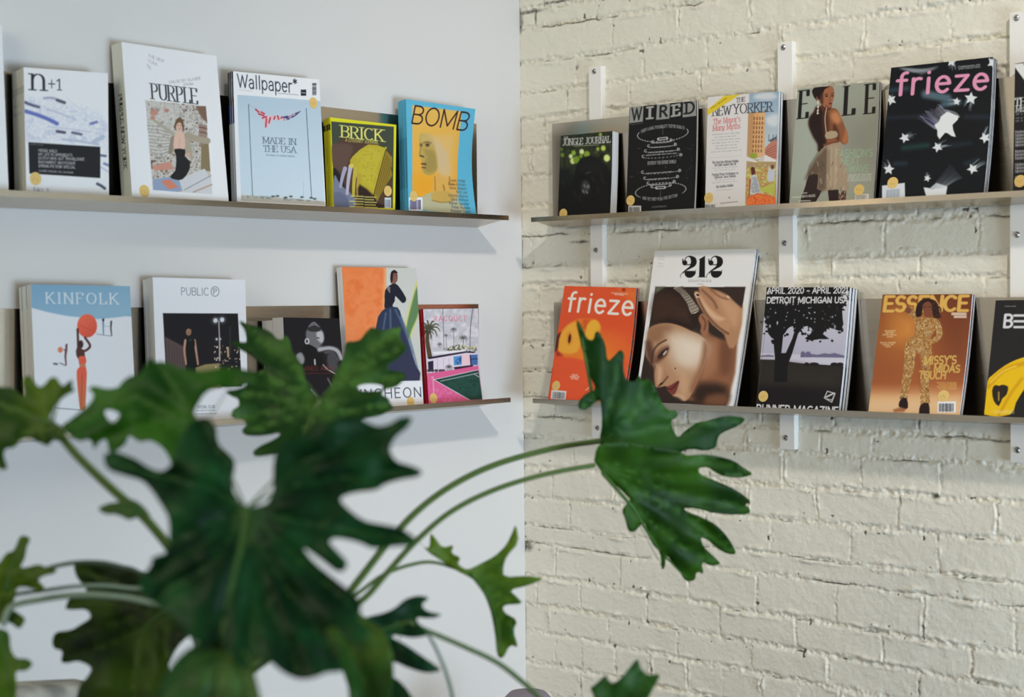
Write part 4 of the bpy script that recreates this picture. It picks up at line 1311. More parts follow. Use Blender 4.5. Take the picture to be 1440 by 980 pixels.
@cover('elle')
def _(c):
    c.k(1090, 90, 4.455)
    c.fill(c.lg((110, 300), (166, 176, 162), (640, 500), (142, 142, 130)) if False else (158, 162, 148))
    c.poly([(80, 100), (330, 100), (300, 880), (60, 880)], (172, 182, 170), soft=40, a=.8)
    c.poly([(400, 330), (640, 330), (610, 600), (420, 560)], (136, 136, 124), soft=30, a=.8)
    c.poly([(120, 780), (620, 780), (620, 880), (90, 880)], (158, 164, 150), soft=14, a=.7)
    bk = (30, 26, 26)
    c.text("E", (146, 340), (202, 334), 172, bk, (.115, .018), .10)
    c.text("L", (430, 318), (490, 312), 178, bk, (.115, .018), .10)
    c.text("E", (560, 308), (616, 302), 180, bk, (.115, .018), .10)
    s1, s2, s3 = (142, 88, 58), (84, 48, 34), (40, 25, 22)
    # back and arms
    c.poly([(262, 262), (330, 270), (385, 280), (412, 330), (440, 400), (452, 450), (450, 490), (425, 500), (398, 478), (400, 500), (330, 520), (270, 545), (266, 500), (240, 450), (212, 390), (212, 345), (240, 300)], s1, smooth=3)
    c.poly([(262, 262), (300, 275), (320, 340), (318, 420), (316, 530), (272, 545), (266, 500), (236, 450), (210, 380), (216, 330), (244, 296)], s3, smooth=3, soft=3)
    c.poly([(300, 300), (330, 300), (340, 420), (312, 460), (300, 400)], s2, smooth=3, soft=4)
    c.poly([(360, 300), (392, 300), (412, 350), (380, 370), (350, 330)], (196, 132, 88), smooth=3, soft=4)
    c.poly([(372, 370), (396, 420), (400, 472), (386, 470), (360, 400)], s2, smooth=2, soft=3)
    c.poly([(440, 400), (454, 460), (440, 496), (420, 480), (430, 440)], (176, 112, 72), smooth=3, soft=2)
    # head
    c.poly([(290, 250), (352, 240), (345, 285), (290, 290)], s2, smooth=2)
    c.poly([(290, 190), (320, 145), (360, 140), (372, 190), (362, 230), (350, 268), (318, 272), (284, 240)], (162, 104, 74), smooth=3)
    c.poly([(240, 200), (232, 165), (262, 142), (320, 140), (345, 138), (310, 160), (295, 200), (275, 225), (256, 222)], (34, 22, 20), smooth=3)
    c.poly([(284, 200), (300, 175), (300, 250), (280, 236)], s2, smooth=2, soft=2)
    c.line([(312, 190), (330, 186)], 4, (30, 18, 16))
    c.line([(352, 184), (366, 184)], 4, (30, 18, 16))
    c.ell(322, 200, 9, 4.5, (34, 22, 20))
    c.ell(358, 198, 7, 4.5, (34, 22, 20))
    c.line([(342, 200), (346, 226), (338, 230)], 3, (110, 64, 44), smooth=3)
    c.ell(346, 246, 11, 6, (112, 48, 44))
    c.line([(318, 258), (340, 272)], 4, (100, 58, 42), soft=1)
    c.ell(262, 216, 7, 14, (120, 74, 52))
    c.line([(268, 222), (272, 262), (264, 310)], 6, (206, 194, 174))
    for y in (240, 266, 290, 306):
        c.ell(268, y, 7, 5, (222, 212, 194))
    # halter top
    c.line([(322, 276), (312, 340), (320, 425)], 5, (202, 190, 164), smooth=4)
    c.poly([(318, 424), (380, 416), (388, 452), (320, 466)], (176, 158, 130), smooth=2)
    c.poly([(300, 498), (396, 476), (398, 492), (304, 522)], (120, 72, 48))
    # skirt
    c.poly([(312, 510), (398, 486), (412, 496), (408, 540), (430, 620), (450, 680), (462, 770), (440, 796), (400, 780), (350, 790), (300, 792), (262, 780), (272, 690), (188, 716), (230, 640), (270, 560)], (170, 150, 126), smooth=2)
    c.poly([(300, 530), (336, 540), (320, 780), (262, 780), (270, 690), (188, 716), (240, 620)], (110, 92, 76), smooth=2, soft=4)
    r = random.Random(3)
    for i in range(26):
        x, y = r.uniform(230, 440), r.uniform(600, 775)
        c.line([(x, y), (x + r.uniform(-10, 10), y + 26)], 5, r.choice([(196, 178, 152), (128, 108, 90), (206, 190, 166), (92, 76, 64)]), soft=1, a=.8)
    for x in (330, 352, 380):
        c.line([(x, 520), (x - 6, 770)], 5, (196, 178, 152), soft=2, a=.7)
    for i in range(10):
        c.line([(270, 545 + i * 15), (210 - i * 2, 640 + i * 12)], 3, (60, 46, 40), a=.6)
    # legs
    c.poly([(262, 780), (290, 792), (262, 850), (236, 880), (155, 880), (190, 760), (206, 700), (270, 690)], (50, 36, 34), smooth=2)
    c.poly([(330, 790), (396, 784), (400, 880), (340, 880)], (48, 32, 30), smooth=1)
    c.poly([(398, 790), (446, 792), (440, 880), (398, 880)], (96, 56, 40), noise=(2, .42, 4))
    c.line([(205, 700), (176, 800)], 4, (190, 180, 160), a=.7)
    gr = (156, 206, 160)
    c.text("FASHION'S", (376, 580), (606, 572), 46, gr, (.026, .035))
    c.text("NEXT", (408, 628), (524, 618), 42, gr, (.026, .035))
    c.text("WAVE", (460, 672), (582, 670), 42, gr, (.026, .035))
    wt = (208, 216, 206)
    for i, s in enumerate(("SHOCK OF THE NEW", "LIVES IN COLOUR", "A RENAISSANCE")):
        c.text(s, (460 + (0, -6, -10)[i], 700 + i * 16), (598, 692 + i * 17), 11, wt, (.05, .05))
    c.text("INDYA MOORE", (166, 836), (252, 830), 14, (226, 228, 222), (.09, .07))
    for y, x, w_ in ((808, 172, 26), (834, 112, 48), (858, 150, 70)):
        c.line([(x, y), (x + w_, y - 2)], 7, (214, 216, 210), a=.8)
    c.barcode(500, 812, 586, 860, 6, 3, bg=(214, 214, 208), fg=(150, 150, 146))


@cover('friezeb')
def _(c):
    c.k(1220, 60, 3.918)
    c.fill((17, 19, 24))
    teal = (52, 78, 92)
    for pts, w, col, a in (([(130, 260), (220, 250)], 26, teal, .7), ([(320, 280), (440, 300)], 44, (96, 124, 138), .8), ([(200, 575), (330, 560)], 28, (32, 66, 62), .8), ([(110, 410), (300, 400)], 18, (34, 46, 56), .8),
                           ([(500, 320), (420, 335)], 30, (84, 112, 128), .8), ([(540, 660), (600, 640)], 26, (34, 50, 60), .8), ([(150, 664), (210, 660)], 20, (42, 60, 74), .8), ([(460, 560), (560, 545)], 24, (30, 44, 52), .8), ([(540, 400), (660, 400)], 26, (36, 48, 58), .7)):
        c.line(pts, w, col, soft=3, a=a)

    def star(x, y, s, rot, tx, ty, w_=1.0):
        # comet tail, brushed
        r = random.Random(int(x + y))
        for i in range(9):
            q = r.uniform(-.5, .5) * s
            nx, ny = -ty, tx
            L = math.hypot(tx, ty)
            k = r.uniform(.6, 1.0)
            c.line([(x + nx / L * q, y + ny / L * q), (x + nx / L * q * 1.2 + tx * k * .6, y + ny / L * q * 1.2 + ty * k * .6 - s * .1), (x + nx / L * q * 1.5 + tx * k, y + ny / L * q * 1.5 + ty * k)],
                   s * .15, (110 + i * 12, 130 + i * 11, 142 + i * 10), soft=.6, a=.6, smooth=3, w1=s * .03)
        pts = []
        for i in range(10):
            a = math.radians(rot + i * 36)
            R = s * (.95 if i % 2 == 0 else .45)
            pts.append((x + R * math.cos(a), y + R * math.sin(a)))
        c.poly(pts, (220, 226, 230), soft=.6)
    r2 = random.Random(12)
    for i in range(26):
        q = i / 25
        x0, y0 = 372 + 70 * q, 470 - 84 * q
        c.line([(x0, y0), (x0 - 50 + 10 * q, y0 - 34 - 14 * q), (x0 - 96 + 60 * q + r2.uniform(-16, 16), y0 - 66 + 18 * q + r2.uniform(-10, 10))], r2.uniform(3, 7), (150 + r2.randint(0, 70),) * 2 + (215,), a=r2.uniform(.35, .8), soft=.6, smooth=3, w1=1)
    c.poly([(368, 448), (392, 430), (404, 400), (440, 372), (468, 384), (500, 398), (494, 418), (466, 446), (470, 474), (484, 512), (462, 508), (440, 492), (426, 490), (396, 526), (384, 506), (384, 478)], (226, 230, 233), soft=.7)
    c.line([(430, 366), (480, 380), (502, 402)], 8, (200, 208, 214), soft=1, smooth=3, a=.7)
    for i in range(10):
        pass
    star(205, 520, 32, 100, 66, -26)
    star(385, 570, 32, 100, 72, -26)
    star(575, 690, 34, 100, 66, -50)
    star(118, 695, 34, 60, -30, -46)
    star(640, 515, 34, 100, 30, -60)
    star(130, 312, 34, 30, -10, -30)
    star(566, 300, 38, 60, -30, 60)
    star(490, 318, 24, 60, -60, 10)
    star(464, 105, 30, 60, 10, 50)
    star(330, 745, 22, 0, 8, -34)
    star(690, 110, 36, 10, 6, -30)
    c.poly([(310, 795), (345, 800), (380, 770), (440, 790), (432, 850), (325, 850)], (222, 226, 230), smooth=1, soft=1)
    for i in range(10):
        c.line([(345 + i * 9, 805 - i), (400 + i * 9, 740 + i * 2), (455 + i * 7, 668 + i * 8)], 4 + i % 3 * 2, (120 + i * 9, 134 + i * 9, 146 + i * 8), a=.55, soft=.7, smooth=3, w1=1.5)
    for i in range(7):
        c.line([(180 + i * 12, 140 + i * 3), (240 + i * 14, 150), (300 + i * 14, 170 - i * 6)], 14, (150, 156, 164), a=.4, soft=1.5, smooth=3)
    c.text("frieze", (160, 286), (660, 248), 118, (224, 152, 184), (.072, .072), gap=.16)
    c.text("Contemporary Art", (500, 136), (618, 124), 9, (200, 206, 210), (.06, .06))
    c.text("and Culture Now", (502, 146), (620, 134), 9, (200, 206, 210), (.06, .06))
    c.poly([(80, 786), (206, 770), (208, 860), (80, 880)], (216, 220, 228), soft=.8)
    for i in range(13):
        c.line([(105 + i * 6, 812 - i * .6), (104 + i * 6, 862)], (2, 3.4, 2.6)[i % 3], (120, 138, 156))


@cover('wmag')
def _(c):
    c.k(1220, 60, 3.918)
    c.fill((28, 27, 30))
    c.text("W", (818, 250), (1180, 215), 130, (226, 228, 226), (.08, .025), .05)
    c.text("THE", (812, 358), (900, 350), 44, (206, 206, 204), (.10, .04), True)
    c.text("Music", (818, 392), (910, 384), 34, (206, 206, 204), (.08, .05), True)
    for i, y in enumerate((408, 430, 446)):
        c.text("of a changing day", (816, y), (990, y - 12), 9, (180, 180, 178), (.05, .05))
    y = 510
    for grp in ((5), (3), (3), (3)):
        for i in range(grp):
            c.text("Notes from the new world", (814, y), (1040, y - 22), 15, (214, 214, 212), (.07, .06))
            y += 18
        y += 16


@cover('friezeo')
def _(c):
    c.k(740, 380, 4.456)
    c.fill((234, 92, 50))
    c.poly([(200, 240), (700, 260), (680, 420), (220, 400)], (222, 82, 44), soft=30, a=.6)
    c.poly([(400, 430), (680, 420), (650, 600), (520, 600)], (240, 108, 50), soft=30, a=.7)
    c.poly([(180, 560), (420, 570), (400, 820), (140, 800)], (238, 94, 58), soft=20, a=.6)
    ye, or_ = (246, 176, 62), (240, 132, 48)
    c.poly([(200, 470), (215, 400), (250, 350), (300, 315), (345, 300), (395, 300), (440, 305), (470, 340), (480, 400), (520, 440), (560, 480), (570, 560), (540, 600), (430, 590), (360, 560), (300, 545), (240, 540), (205, 510)], or_, smooth=3, soft=2)
    c.poly([(205, 470), (222, 400), (260, 350), (310, 322), (345, 345), (352, 420), (340, 480), (320, 510), (270, 520), (215, 505)], ye, smooth=3, soft=2)
    c.poly([(360, 310), (395, 302), (410, 330), (392, 380), (372, 360)], (222, 96, 40), smooth=3, soft=3)
    c.poly([(395, 330), (440, 306), (470, 345), (455, 400), (400, 450), (370, 430), (380, 380)], (248, 184, 60), smooth=3, soft=1.6)
    c.line([(352, 330), (356, 360), (372, 350)], 5, (186, 84, 36), soft=1, smooth=3)
    c.line([(322, 340), (334, 360), (342, 395)], 5, (196, 110, 44), soft=1, smooth=3)
    c.ell(278, 425, 9, 30, (96, 36, 24), rot=8, soft=1)
    c.poly([(268, 395), (285, 390), (292, 430), (276, 465), (266, 440)], (200, 104, 44), smooth=3, soft=3, a=.6)
    c.ell(279, 425, 6, 24, (70, 26, 20), rot=8, soft=1)
    c.poly([(190, 420), (222, 385), (208, 430), (203, 480), (186, 505)], (70, 22, 20), smooth=2, soft=2)
    c.poly([(195, 500), (230, 530), (195, 530)], (150, 40, 30), soft=3)
    c.poly([(480, 380), (600, 420), (640, 520), (560, 540), (500, 460)], (236, 112, 50), smooth=2, soft=12)
    c.poly([(600, 120), (690, 130), (690, 190), (640, 170)], (240, 132, 60), smooth=2, soft=8, a=.8)
    c.ell(620, 122, 9, 9, (150, 40, 26), soft=2)
    wt = (244, 238, 230)
    c.text("frieze", (262, 252), (664, 276), 118, wt, (.068, .068), gap=.16, slant=.03)
    c.text("Contemporary Art", (542, 144), (640, 150), 8, wt, (.06, .06))
    c.text("and Culture", (562, 153), (620, 157), 8, wt, (.06, .06))
    for i, (s, x, w_) in enumerate((("ISSUE", 290, 38), ("SUMMER ART", 278, 60), ("IN FULL", 286, 46))):
        c.text(s, (x, 656 + i * 12), (x + w_, 659 + i * 12), 8, wt, (.08, .08))
    c.line([(378, 748), (395, 735), (412, 712)], 5, wt, smooth=3, a=.8)
    c.poly([(160, 748), (256, 756), (248, 812), (154, 804)], (226, 228, 230))
    r = random.Random(2)
    for i in range(14):
        c.line([(170 + i * 5.6, 762 + i * .4), (166 + i * 5.6, 800 + i * .4)], r.choice([1.6, 3.2, 2.4]), (50, 52, 60))
    c.line([(168, 610), (140, 800)], 4, (196, 66, 34), soft=1)


@cover('212')
def _(c):
    c.k(880, 340, 3.919)
    c.fill((238, 239, 240))
    bk = (24, 24, 26)
    # fat-face numerals: thick lower-left curves, hairline joins
    for x in (312, 456):
        c.line(arc(x + 32, 105, 30, 24, 200, 20, 10)[::1], 5, bk, smooth=3)
        c.poly([(x + 26, 86), (x + 44, 78), (x + 72, 88), (x + 80, 112), (x + 70, 136), (x + 42, 152), (x + 16, 166), (x + 4, 180), (x + 6, 168), (x + 24, 152), (x + 42, 136), (x + 48, 112), (x + 44, 90), (x + 32, 84)], bk, smooth=3)
        c.ell(x + 14, 118, 14, 15, bk)
        c.line([(x + 14, 104), (x + 24, 86), (x + 44, 79)], 4, bk, smooth=4)
        c.poly([(x + 14, 166), (x + 40, 164), (x + 72, 166), (x + 70, 184), (x + 52, 200), (x + 32, 202), (x + 16, 190)], bk, smooth=3)
        c.line([(x + 40, 152), (x + 8, 168), (x - 8, 186), (x - 10, 200)], 2.2, bk, smooth=4)
        c.line([(x + 70, 168), (x + 74, 160)], 3, bk)
    c.poly([(402, 100), (438, 78), (436, 196), (444, 200), (396, 200), (404, 196), (408, 100)], bk)
    c.text("SOLASTALGIA", (345, 226), (470, 226), 13, (120, 122, 126), (.03, .03), gap=.3)
    c.text("ISSUE", (394, 242), (424, 241), 6, (150, 150, 154), (.05, .05), gap=.3)
    c.fineprint(178, 84, 36, 2, 14, (176, 176, 180), 0, .8, 2, 'l', 2)
    c.fineprint(178, 122, 34, 2, 14, (176, 176, 180), 0, .8, 3, 'l', 2)
    P = [(164, 254), (655, 254), (552, 902), (60, 884)]
    c.poly(P, (52, 40, 36))
    # hair
    c.poly([(164, 254), (300, 254), (370, 300), (400, 380), (396, 470), (360, 500), (300, 470), (220, 458), (140, 486), (148, 380)], (44, 30, 26), smooth=1)
    c.poly([(160, 300), (260, 290), (340, 350), (350, 430), (240, 420), (150, 440)], (62, 42, 34), smooth=2, soft=8)
    for i in range(8):
        c.line([(152, 330 + i * 16), (240, 340 + i * 12), (330 + i * 6, 400 + i * 10)], 4, (84, 58, 46), soft=1.5, smooth=4, a=.45)
    c.poly([(164, 254), (215, 254), (180, 278), (162, 290)], (110, 116, 98), soft=3)
    sk, sh, hi = (188, 146, 112), (124, 84, 62), (226, 206, 186)
    # neck and shoulder
    c.poly([(420, 470), (470, 520), (560, 560), (610, 560), (560, 890), (380, 880), (330, 850), (400, 740), (440, 640)], (146, 98, 70), smooth=2, soft=3)
    c.poly([(440, 560), (520, 560), (500, 700), (420, 760), (430, 640)], (170, 118, 86), smooth=3, soft=8)
    c.poly([(520, 560), (580, 580), (570, 720), (520, 720)], (120, 78, 56), smooth=3, soft=8)
    c.poly([(380, 800), (450, 780), (552, 800), (552, 900), (380, 890)], (54, 36, 30), smooth=2, soft=8)
    c.poly([(450, 850), (552, 840), (552, 902), (440, 898)], (120, 80, 58), smooth=2, soft=6)
    # face (lying on its side, looking down-left)
    face = [(128, 486), (180, 460), (240, 456), (300, 470), (360, 498), (410, 520), (446, 560), (448, 620), (430, 690), (400, 760), (370, 830), (340, 872), (320, 876), (296, 856), (262, 848), (232, 820), (222, 798), (176, 806), (160, 790), (158, 740), (150, 690), (118, 650), (108, 620), (116, 550)]
    c.poly(face, sk, smooth=3, soft=1.0)
    c.poly([(130, 486), (210, 462), (260, 480), (230, 540), (150, 560), (118, 560)], (156, 114, 84), smooth=3, soft=6)
    c.poly([(230, 520), (330, 520), (430, 560), (440, 620), (390, 700), (300, 700), (250, 640)], hi, smooth=3, soft=14)
    c.poly([(300, 540), (400, 560), (420, 620), (350, 660), (300, 620)], (238, 224, 208), smooth=3, soft=12, a=.9)
    c.poly([(270, 700), (330, 720), (350, 800), (320, 850), (290, 800), (290, 750)], (206, 166, 134), smooth=3, soft=8)
    c.poly([(110, 560), (140, 560), (160, 640), (150, 690), (116, 650)], (100, 68, 54), smooth=2, soft=5)
    c.poly([(430, 560), (450, 590), (440, 660), (400, 760), (370, 830), (360, 800), (410, 690)], (150, 102, 74), smooth=3, soft=6)
    # brow and eye
    c.line([(142, 668), (152, 610), (180, 572), (222, 548)], 7, (70, 44, 36), smooth=5, soft=1)
    c.poly([(160, 660), (180, 610), (230, 580), (236, 600), (222, 630), (190, 664), (170, 672)], (118, 78, 62), smooth=3, soft=4)
    c.poly([(176, 640), (200, 610), (230, 592), (234, 600), (212, 628), (188, 648)], (52, 34, 30), smooth=3, soft=1.5)
    c.poly([(204, 626), (222, 604), (226, 610), (212, 630)], (206, 196, 186), smooth=2, soft=.6)
    c.line([(180, 656), (206, 644), (226, 626)], 4, (90, 58, 46), smooth=4, soft=1)
    # nose
    c.poly([(160, 690), (186, 690), (226, 724), (234, 744), (212, 770), (178, 800), (160, 790), (158, 740)], (182, 134, 104), smooth=3, soft=2)
    c.poly([(176, 694), (200, 706), (196, 760), (176, 786)], (216, 176, 146), smooth=3, soft=5)
    c.line([(160, 690), (154, 740), (160, 792)], 5, (96, 62, 50), smooth=3, soft=1.5)
    c.line([(180, 800), (206, 778), (232, 748)], 6, (84, 48, 38), smooth=4, soft=1.2)
    c.ell(196, 786, 12, 5, (60, 34, 28), rot=-35, soft=1)
    # mouth and chin
    c.poly([(222, 806), (250, 792), (292, 768), (290, 796), (276, 832), (262, 848), (242, 832)], (126, 60, 54), smooth=3, soft=1.2)
    c.line([(226, 812), (254, 812), (290, 776)], 5, (66, 28, 28), smooth=4, soft=1)
    c.poly([(262, 848), (300, 840), (330, 860), (320, 876), (290, 860)], (212, 170, 140), smooth=3, soft=3)
    c.ell(273, 703, 4, 4, (70, 44, 36))
    # ear
    c.poly([(400, 430), (420, 400), (446, 420), (456, 470), (446, 520), (426, 532), (410, 500), (414, 470)], (164, 112, 84), smooth=3, soft=1.5)
    c.line([(420, 420), (438, 450), (432, 490)], 7, (104, 64, 48), smooth=4, soft=1.5)
    # hand: wrist from the right edge, thumb and fingers into the hair
    c.poly([(400, 258), (470, 262), (560, 300), (640, 360), (612, 560), (566, 590), (540, 520), (500, 480), (450, 430)], (186, 138, 104), smooth=2, soft=2)
    c.poly([(500, 290), (600, 340), (630, 380), (600, 480), (540, 400)], (206, 160, 124), smooth=3, soft=8)
    c.poly([(376, 290), (400, 280), (430, 320), (470, 380), (540, 420), (570, 460), (560, 500), (520, 500), (460, 440), (410, 370)], (196, 148, 112), smooth=3, soft=1.5)
    c.poly([(400, 300), (440, 350), (500, 410), (540, 430), (500, 440), (440, 390)], (222, 182, 148), smooth=3, soft=4)
    c.line([(400, 320), (440, 400), (500, 470), (560, 512)], 7, (84, 50, 38), smooth=4, soft=2)
    c.line([(420, 270), (480, 330), (500, 370)], 6, (112, 72, 54), smooth=4, soft=2)
    c.line([(470, 270), (520, 310), (560, 320)], 5, (120, 78, 58), smooth=4, soft=2)
    c.poly([(378, 296), (392, 284), (406, 296), (396, 316)], (222, 190, 166), smooth=3)
    c.poly([(386, 296), (398, 292), (406, 300), (398, 306)], (52, 30, 30), smooth=2)
    c.poly([(556, 300), (572, 306), (568, 318), (554, 312)], (226, 196, 172), smooth=2)
    c.poly([(545, 254), (655, 254), (634, 370), (590, 330), (560, 296)], (58, 42, 38), smooth=1, soft=2)
    # woven clip in the hair
    c.poly([(262, 262), (302, 254), (350, 300), (386, 350), (404, 386), (362, 404), (340, 350), (300, 290)], (206, 198, 184), smooth=2)
    for i in range(6):
        t = i / 5
        c.line([(266 + t * 34, 264 - t * 8), (318 + t * 32, 304 - t * 6), (366 + t * 36, 400 - t * 14)], 3, (84, 72, 64), smooth=4)
    for i in range(12):
        t = i / 11
        x, y = 272 + t * 92, 262 + t * t * 60 + t * 76
        c.line([(x, y), (x + 42 - 4 * t, y - 12 - t * 4)], 3, (84, 72, 64))


@cover('runner')
def _(c):
    c.k(1040, 380, 4.455)
    c.fill((22, 20, 22))
    c.poly([(150, 100), (692, 100), (650, 600), (125, 570)], c.lg((400, 200), (206, 206, 216), (390, 540), (184, 182, 204)))
    c.poly([(130, 520), (655, 540), (650, 600), (128, 560)], (206, 204, 220))
    c.poly([(380, 545), (384, 515), (400, 510), (410, 520), (430, 510), (450, 525), (490, 530), (530, 520), (560, 525), (590, 518), (652, 535), (652, 548)], (112, 108, 140), soft=.8)
    c.poly([(130, 536), (180, 530), (215, 535), (215, 545), (130, 544)], (120, 116, 140), soft=.8)
    for x in (390, 402, 420, 436):
        c.line([(x, 545), (x + 1, 512)], 6, (104, 100, 136))
    c.poly([(120, 560), (220, 562), (320, 575), (420, 590), (520, 600), (640, 600), (610, 900), (90, 900)], (40, 36, 34), soft=1)
    c.poly([(120, 580), (360, 600), (620, 640), (600, 760), (100, 720)], (50, 46, 40), soft=10, a=.6)
    c.poly([(100, 720), (620, 740), (610, 900), (90, 900)], (22, 19, 22), soft=10)
    for x, w_ in ((420, 16), (465, 30), (590, 24), (625, 22)):
        c.ell(x, 590, w_, 12, (26, 24, 26))
    bk = (18, 17, 20)
    c.poly([(212, 440), (250, 300), (282, 300), (272, 420), (262, 520), (290, 520), (330, 430), (352, 360), (400, 340), (395, 360), (366, 400), (330, 520), (300, 600), (300, 700), (215, 700), (222, 560)], bk, smooth=1)
    blob = [(160, 100), (690, 100), (640, 240), (648, 350), (620, 380), (560, 360), (520, 400), (560, 430), (500, 432), (440, 440), (420, 420), (460, 380), (420, 350), (370, 370), (330, 352), (300, 370), (280, 400), (230, 440), (180, 400), (175, 340), (155, 330), (165, 240)]
    c.poly(blob, bk, smooth=2, noise=(7, .30, 21), soft=.6)
    c.poly([(160, 100), (620, 100), (600, 330), (440, 330), (330, 330), (200, 400), (165, 330)], bk, smooth=2, noise=(5, .40, 22), soft=.6)
    r = random.Random(6)
    for i in range(90):
        a = r.uniform(0, 1)
        x, y = blob[int(a * len(blob)) % len(blob)]
        if y > 180:
            c.ell(x + r.uniform(-30, 20), y + r.uniform(-26, 16), r.uniform(5, 12), r.uniform(4, 9), bk, rot=r.uniform(0, 90))
    for i in range(36):
        c.ell(r.uniform(170, 640), r.uniform(150, 330), r.uniform(2, 6), r.uniform(2, 5), (196, 196, 208), rot=r.uniform(0, 90), a=.9)
    wt = (232, 232, 236)
    c.text("APRIL 2020 - APRIL 2021", (172, 146), (680, 142), 36, wt, (.09, .10))
    c.text("DETROIT MICHIGAN USA", (170, 206), (676, 204), 36, wt, (.09, .10))
    c.text("RUNNER MAGAZINE", (104, 886), (614, 902), 44, wt, (.09, .10))
    c.line([(548, 758), (596, 772), (576, 826), (530, 800), (548, 758)], 6, (206, 206, 206))
    c.line([(540, 795), (590, 770)], 10, (206, 206, 206))
    c.line([(548, 806), (578, 812), (592, 780)], 5, (206, 206, 206))
    c.line([(166, 330), (106, 850)], 2, (96, 92, 96), a=.6)


@cover('essence')
def _(c):
    c.k(1200, 390, 3.63)
    c.fill(c.lg((300, 90), (120, 62, 34), (300, 560), (176, 100, 58)))
    c.poly([(150, 180), (330, 180), (340, 330), (240, 420), (130, 330)], (208, 132, 56), soft=40, a=.7)
    c.poly([(230, 200), (320, 210), (320, 320), (240, 300)], (232, 160, 76), soft=22, a=.8)
    c.poly([(440, 100), (610, 100), (580, 460), (470, 420)], (110, 54, 32), soft=30, a=.6)
    c.poly([(80, 380), (300, 420), (260, 560), (80, 560)], (150, 82, 48), soft=30, a=.6)
    c.poly([(60, 580), (560, 580), (560, 720), (60, 720)], (226, 176, 124), soft=14)
    c.poly([(60, 620), (560, 620), (560, 720), (60, 720)], (232, 192, 146), soft=10)
    c.text("ESSENCE", (154, 172), (582, 168), 74, (226, 180, 92), (.115, .10))
    sk = (128, 76, 54)
    gold = [(110, 68, 34), (206, 156, 88), (140, 90, 46), (236, 204, 146), (96, 58, 32)]
    c.mottle([(268, 160), (300, 146), (334, 190), (310, 216), (284, 190)], gold, 2.4, 5, soft=.5)
    c.poly([(262, 170), (280, 150), (300, 168), (284, 186)], sk, smooth=2)
    c.poly([(318, 190), (326, 140), (352, 114), (385, 108), (420, 120), (436, 150), (440, 200), (420, 214), (404, 180), (396, 140), (360, 140), (350, 190), (334, 204)], (44, 24, 22), smooth=3, soft=1)
    c.poly([(336, 140), (420, 118), (450, 160), (450, 206), (430, 210)], (70, 38, 28), noise=(2, .5, 3), soft=1)
    c.poly([(356, 140), (384, 122), (400, 140), (398, 180), (382, 200), (362, 186)], sk, smooth=3)
    c.line([(362, 150), (374, 150)], 3, (40, 22, 20))
    c.line([(386, 150), (396, 150)], 3, (40, 22, 20))
    c.line([(372, 180), (388, 180)], 4, (150, 60, 60))
    c.poly([(366, 190), (392, 190), (400, 220), (360, 222)], sk)
    c.mottle([(318, 208), (360, 200), (400, 206), (430, 210), (432, 240), (404, 290), (392, 320), (396, 350), (300, 350), (312, 290), (316, 250)], gold, 2.6, 7, soft=.5, smooth=2)
    c.mottle([(420, 206), (442, 230), (456, 290), (430, 326), (386, 338), (384, 320), (424, 296), (416, 250)], gold, 2.4, 8, soft=.5, smooth=2)
    c.mottle([(272, 330), (300, 300), (396, 320), (402, 380), (392, 460), (384, 560), (392, 640), (344, 650), (340, 560), (352, 470), (336, 390), (320, 380), (308, 470), (288, 560), (276, 620), (236, 620), (250, 520), (262, 420), (262, 360)], gold, 2.8, 9, soft=.5)
    c.poly([(322, 370), (345, 390), (350, 470), (340, 560), (320, 450)], (150, 84, 46), soft=4, a=.5)
    c.poly([(232, 648), (246, 618), (274, 618), (280, 664), (262, 672), (238, 664)], (38, 22, 22), smooth=2)
    c.poly([(336, 690), (344, 650), (384, 640), (390, 690), (384, 700), (340, 700)], (38, 22, 22), smooth=2)
    c.poly([(204, 676), (240, 662), (270, 672), (260, 686), (210, 688)], (170, 110, 70), soft=2)
    ye = (216, 178, 96)
    c.text("MISSY'S", (360, 442), (520, 438), 40, ye, (.10, .10))
    c.text("MIDAS", (410, 480), (538, 482), 36, ye, (.10, .10))
    c.text("TOUCH", (334, 516), (468, 516), 38, ye, (.10, .10))
    lt = (232, 206, 160)
    for i, s in enumerate(("WOMEN'S", "HISTORY", "MONTH SPECIAL", "ISSUE")):
        c.text(s, ((160, 164, 150, 172)[i], 276 + i * 10), ((216, 208, 222, 202)[i], 276 + i * 10), 7, lt, (.08, .08))
    for i, s in enumerate(("BLACK FEMME", "RAISING THE", "BAR")):
        c.text(s, ((138, 150, 164)[i], 336 + i * 10), ((216, 206, 190)[i], 336 + i * 10), 7, lt, (.08, .08))
    for i in range(4):
        c.text("THE GOLD STANDARD", (424 + i % 2 * 10, 540 + i * 10), (524, 540 + i * 10), 7, ye, (.08, .08))
    c.rect(500, 178, 576, 192, (214, 190, 170))
    c.rect(512, 193, 576, 206, (214, 190, 170))
    c.barcode(430, 632, 522, 690, 12, 9)


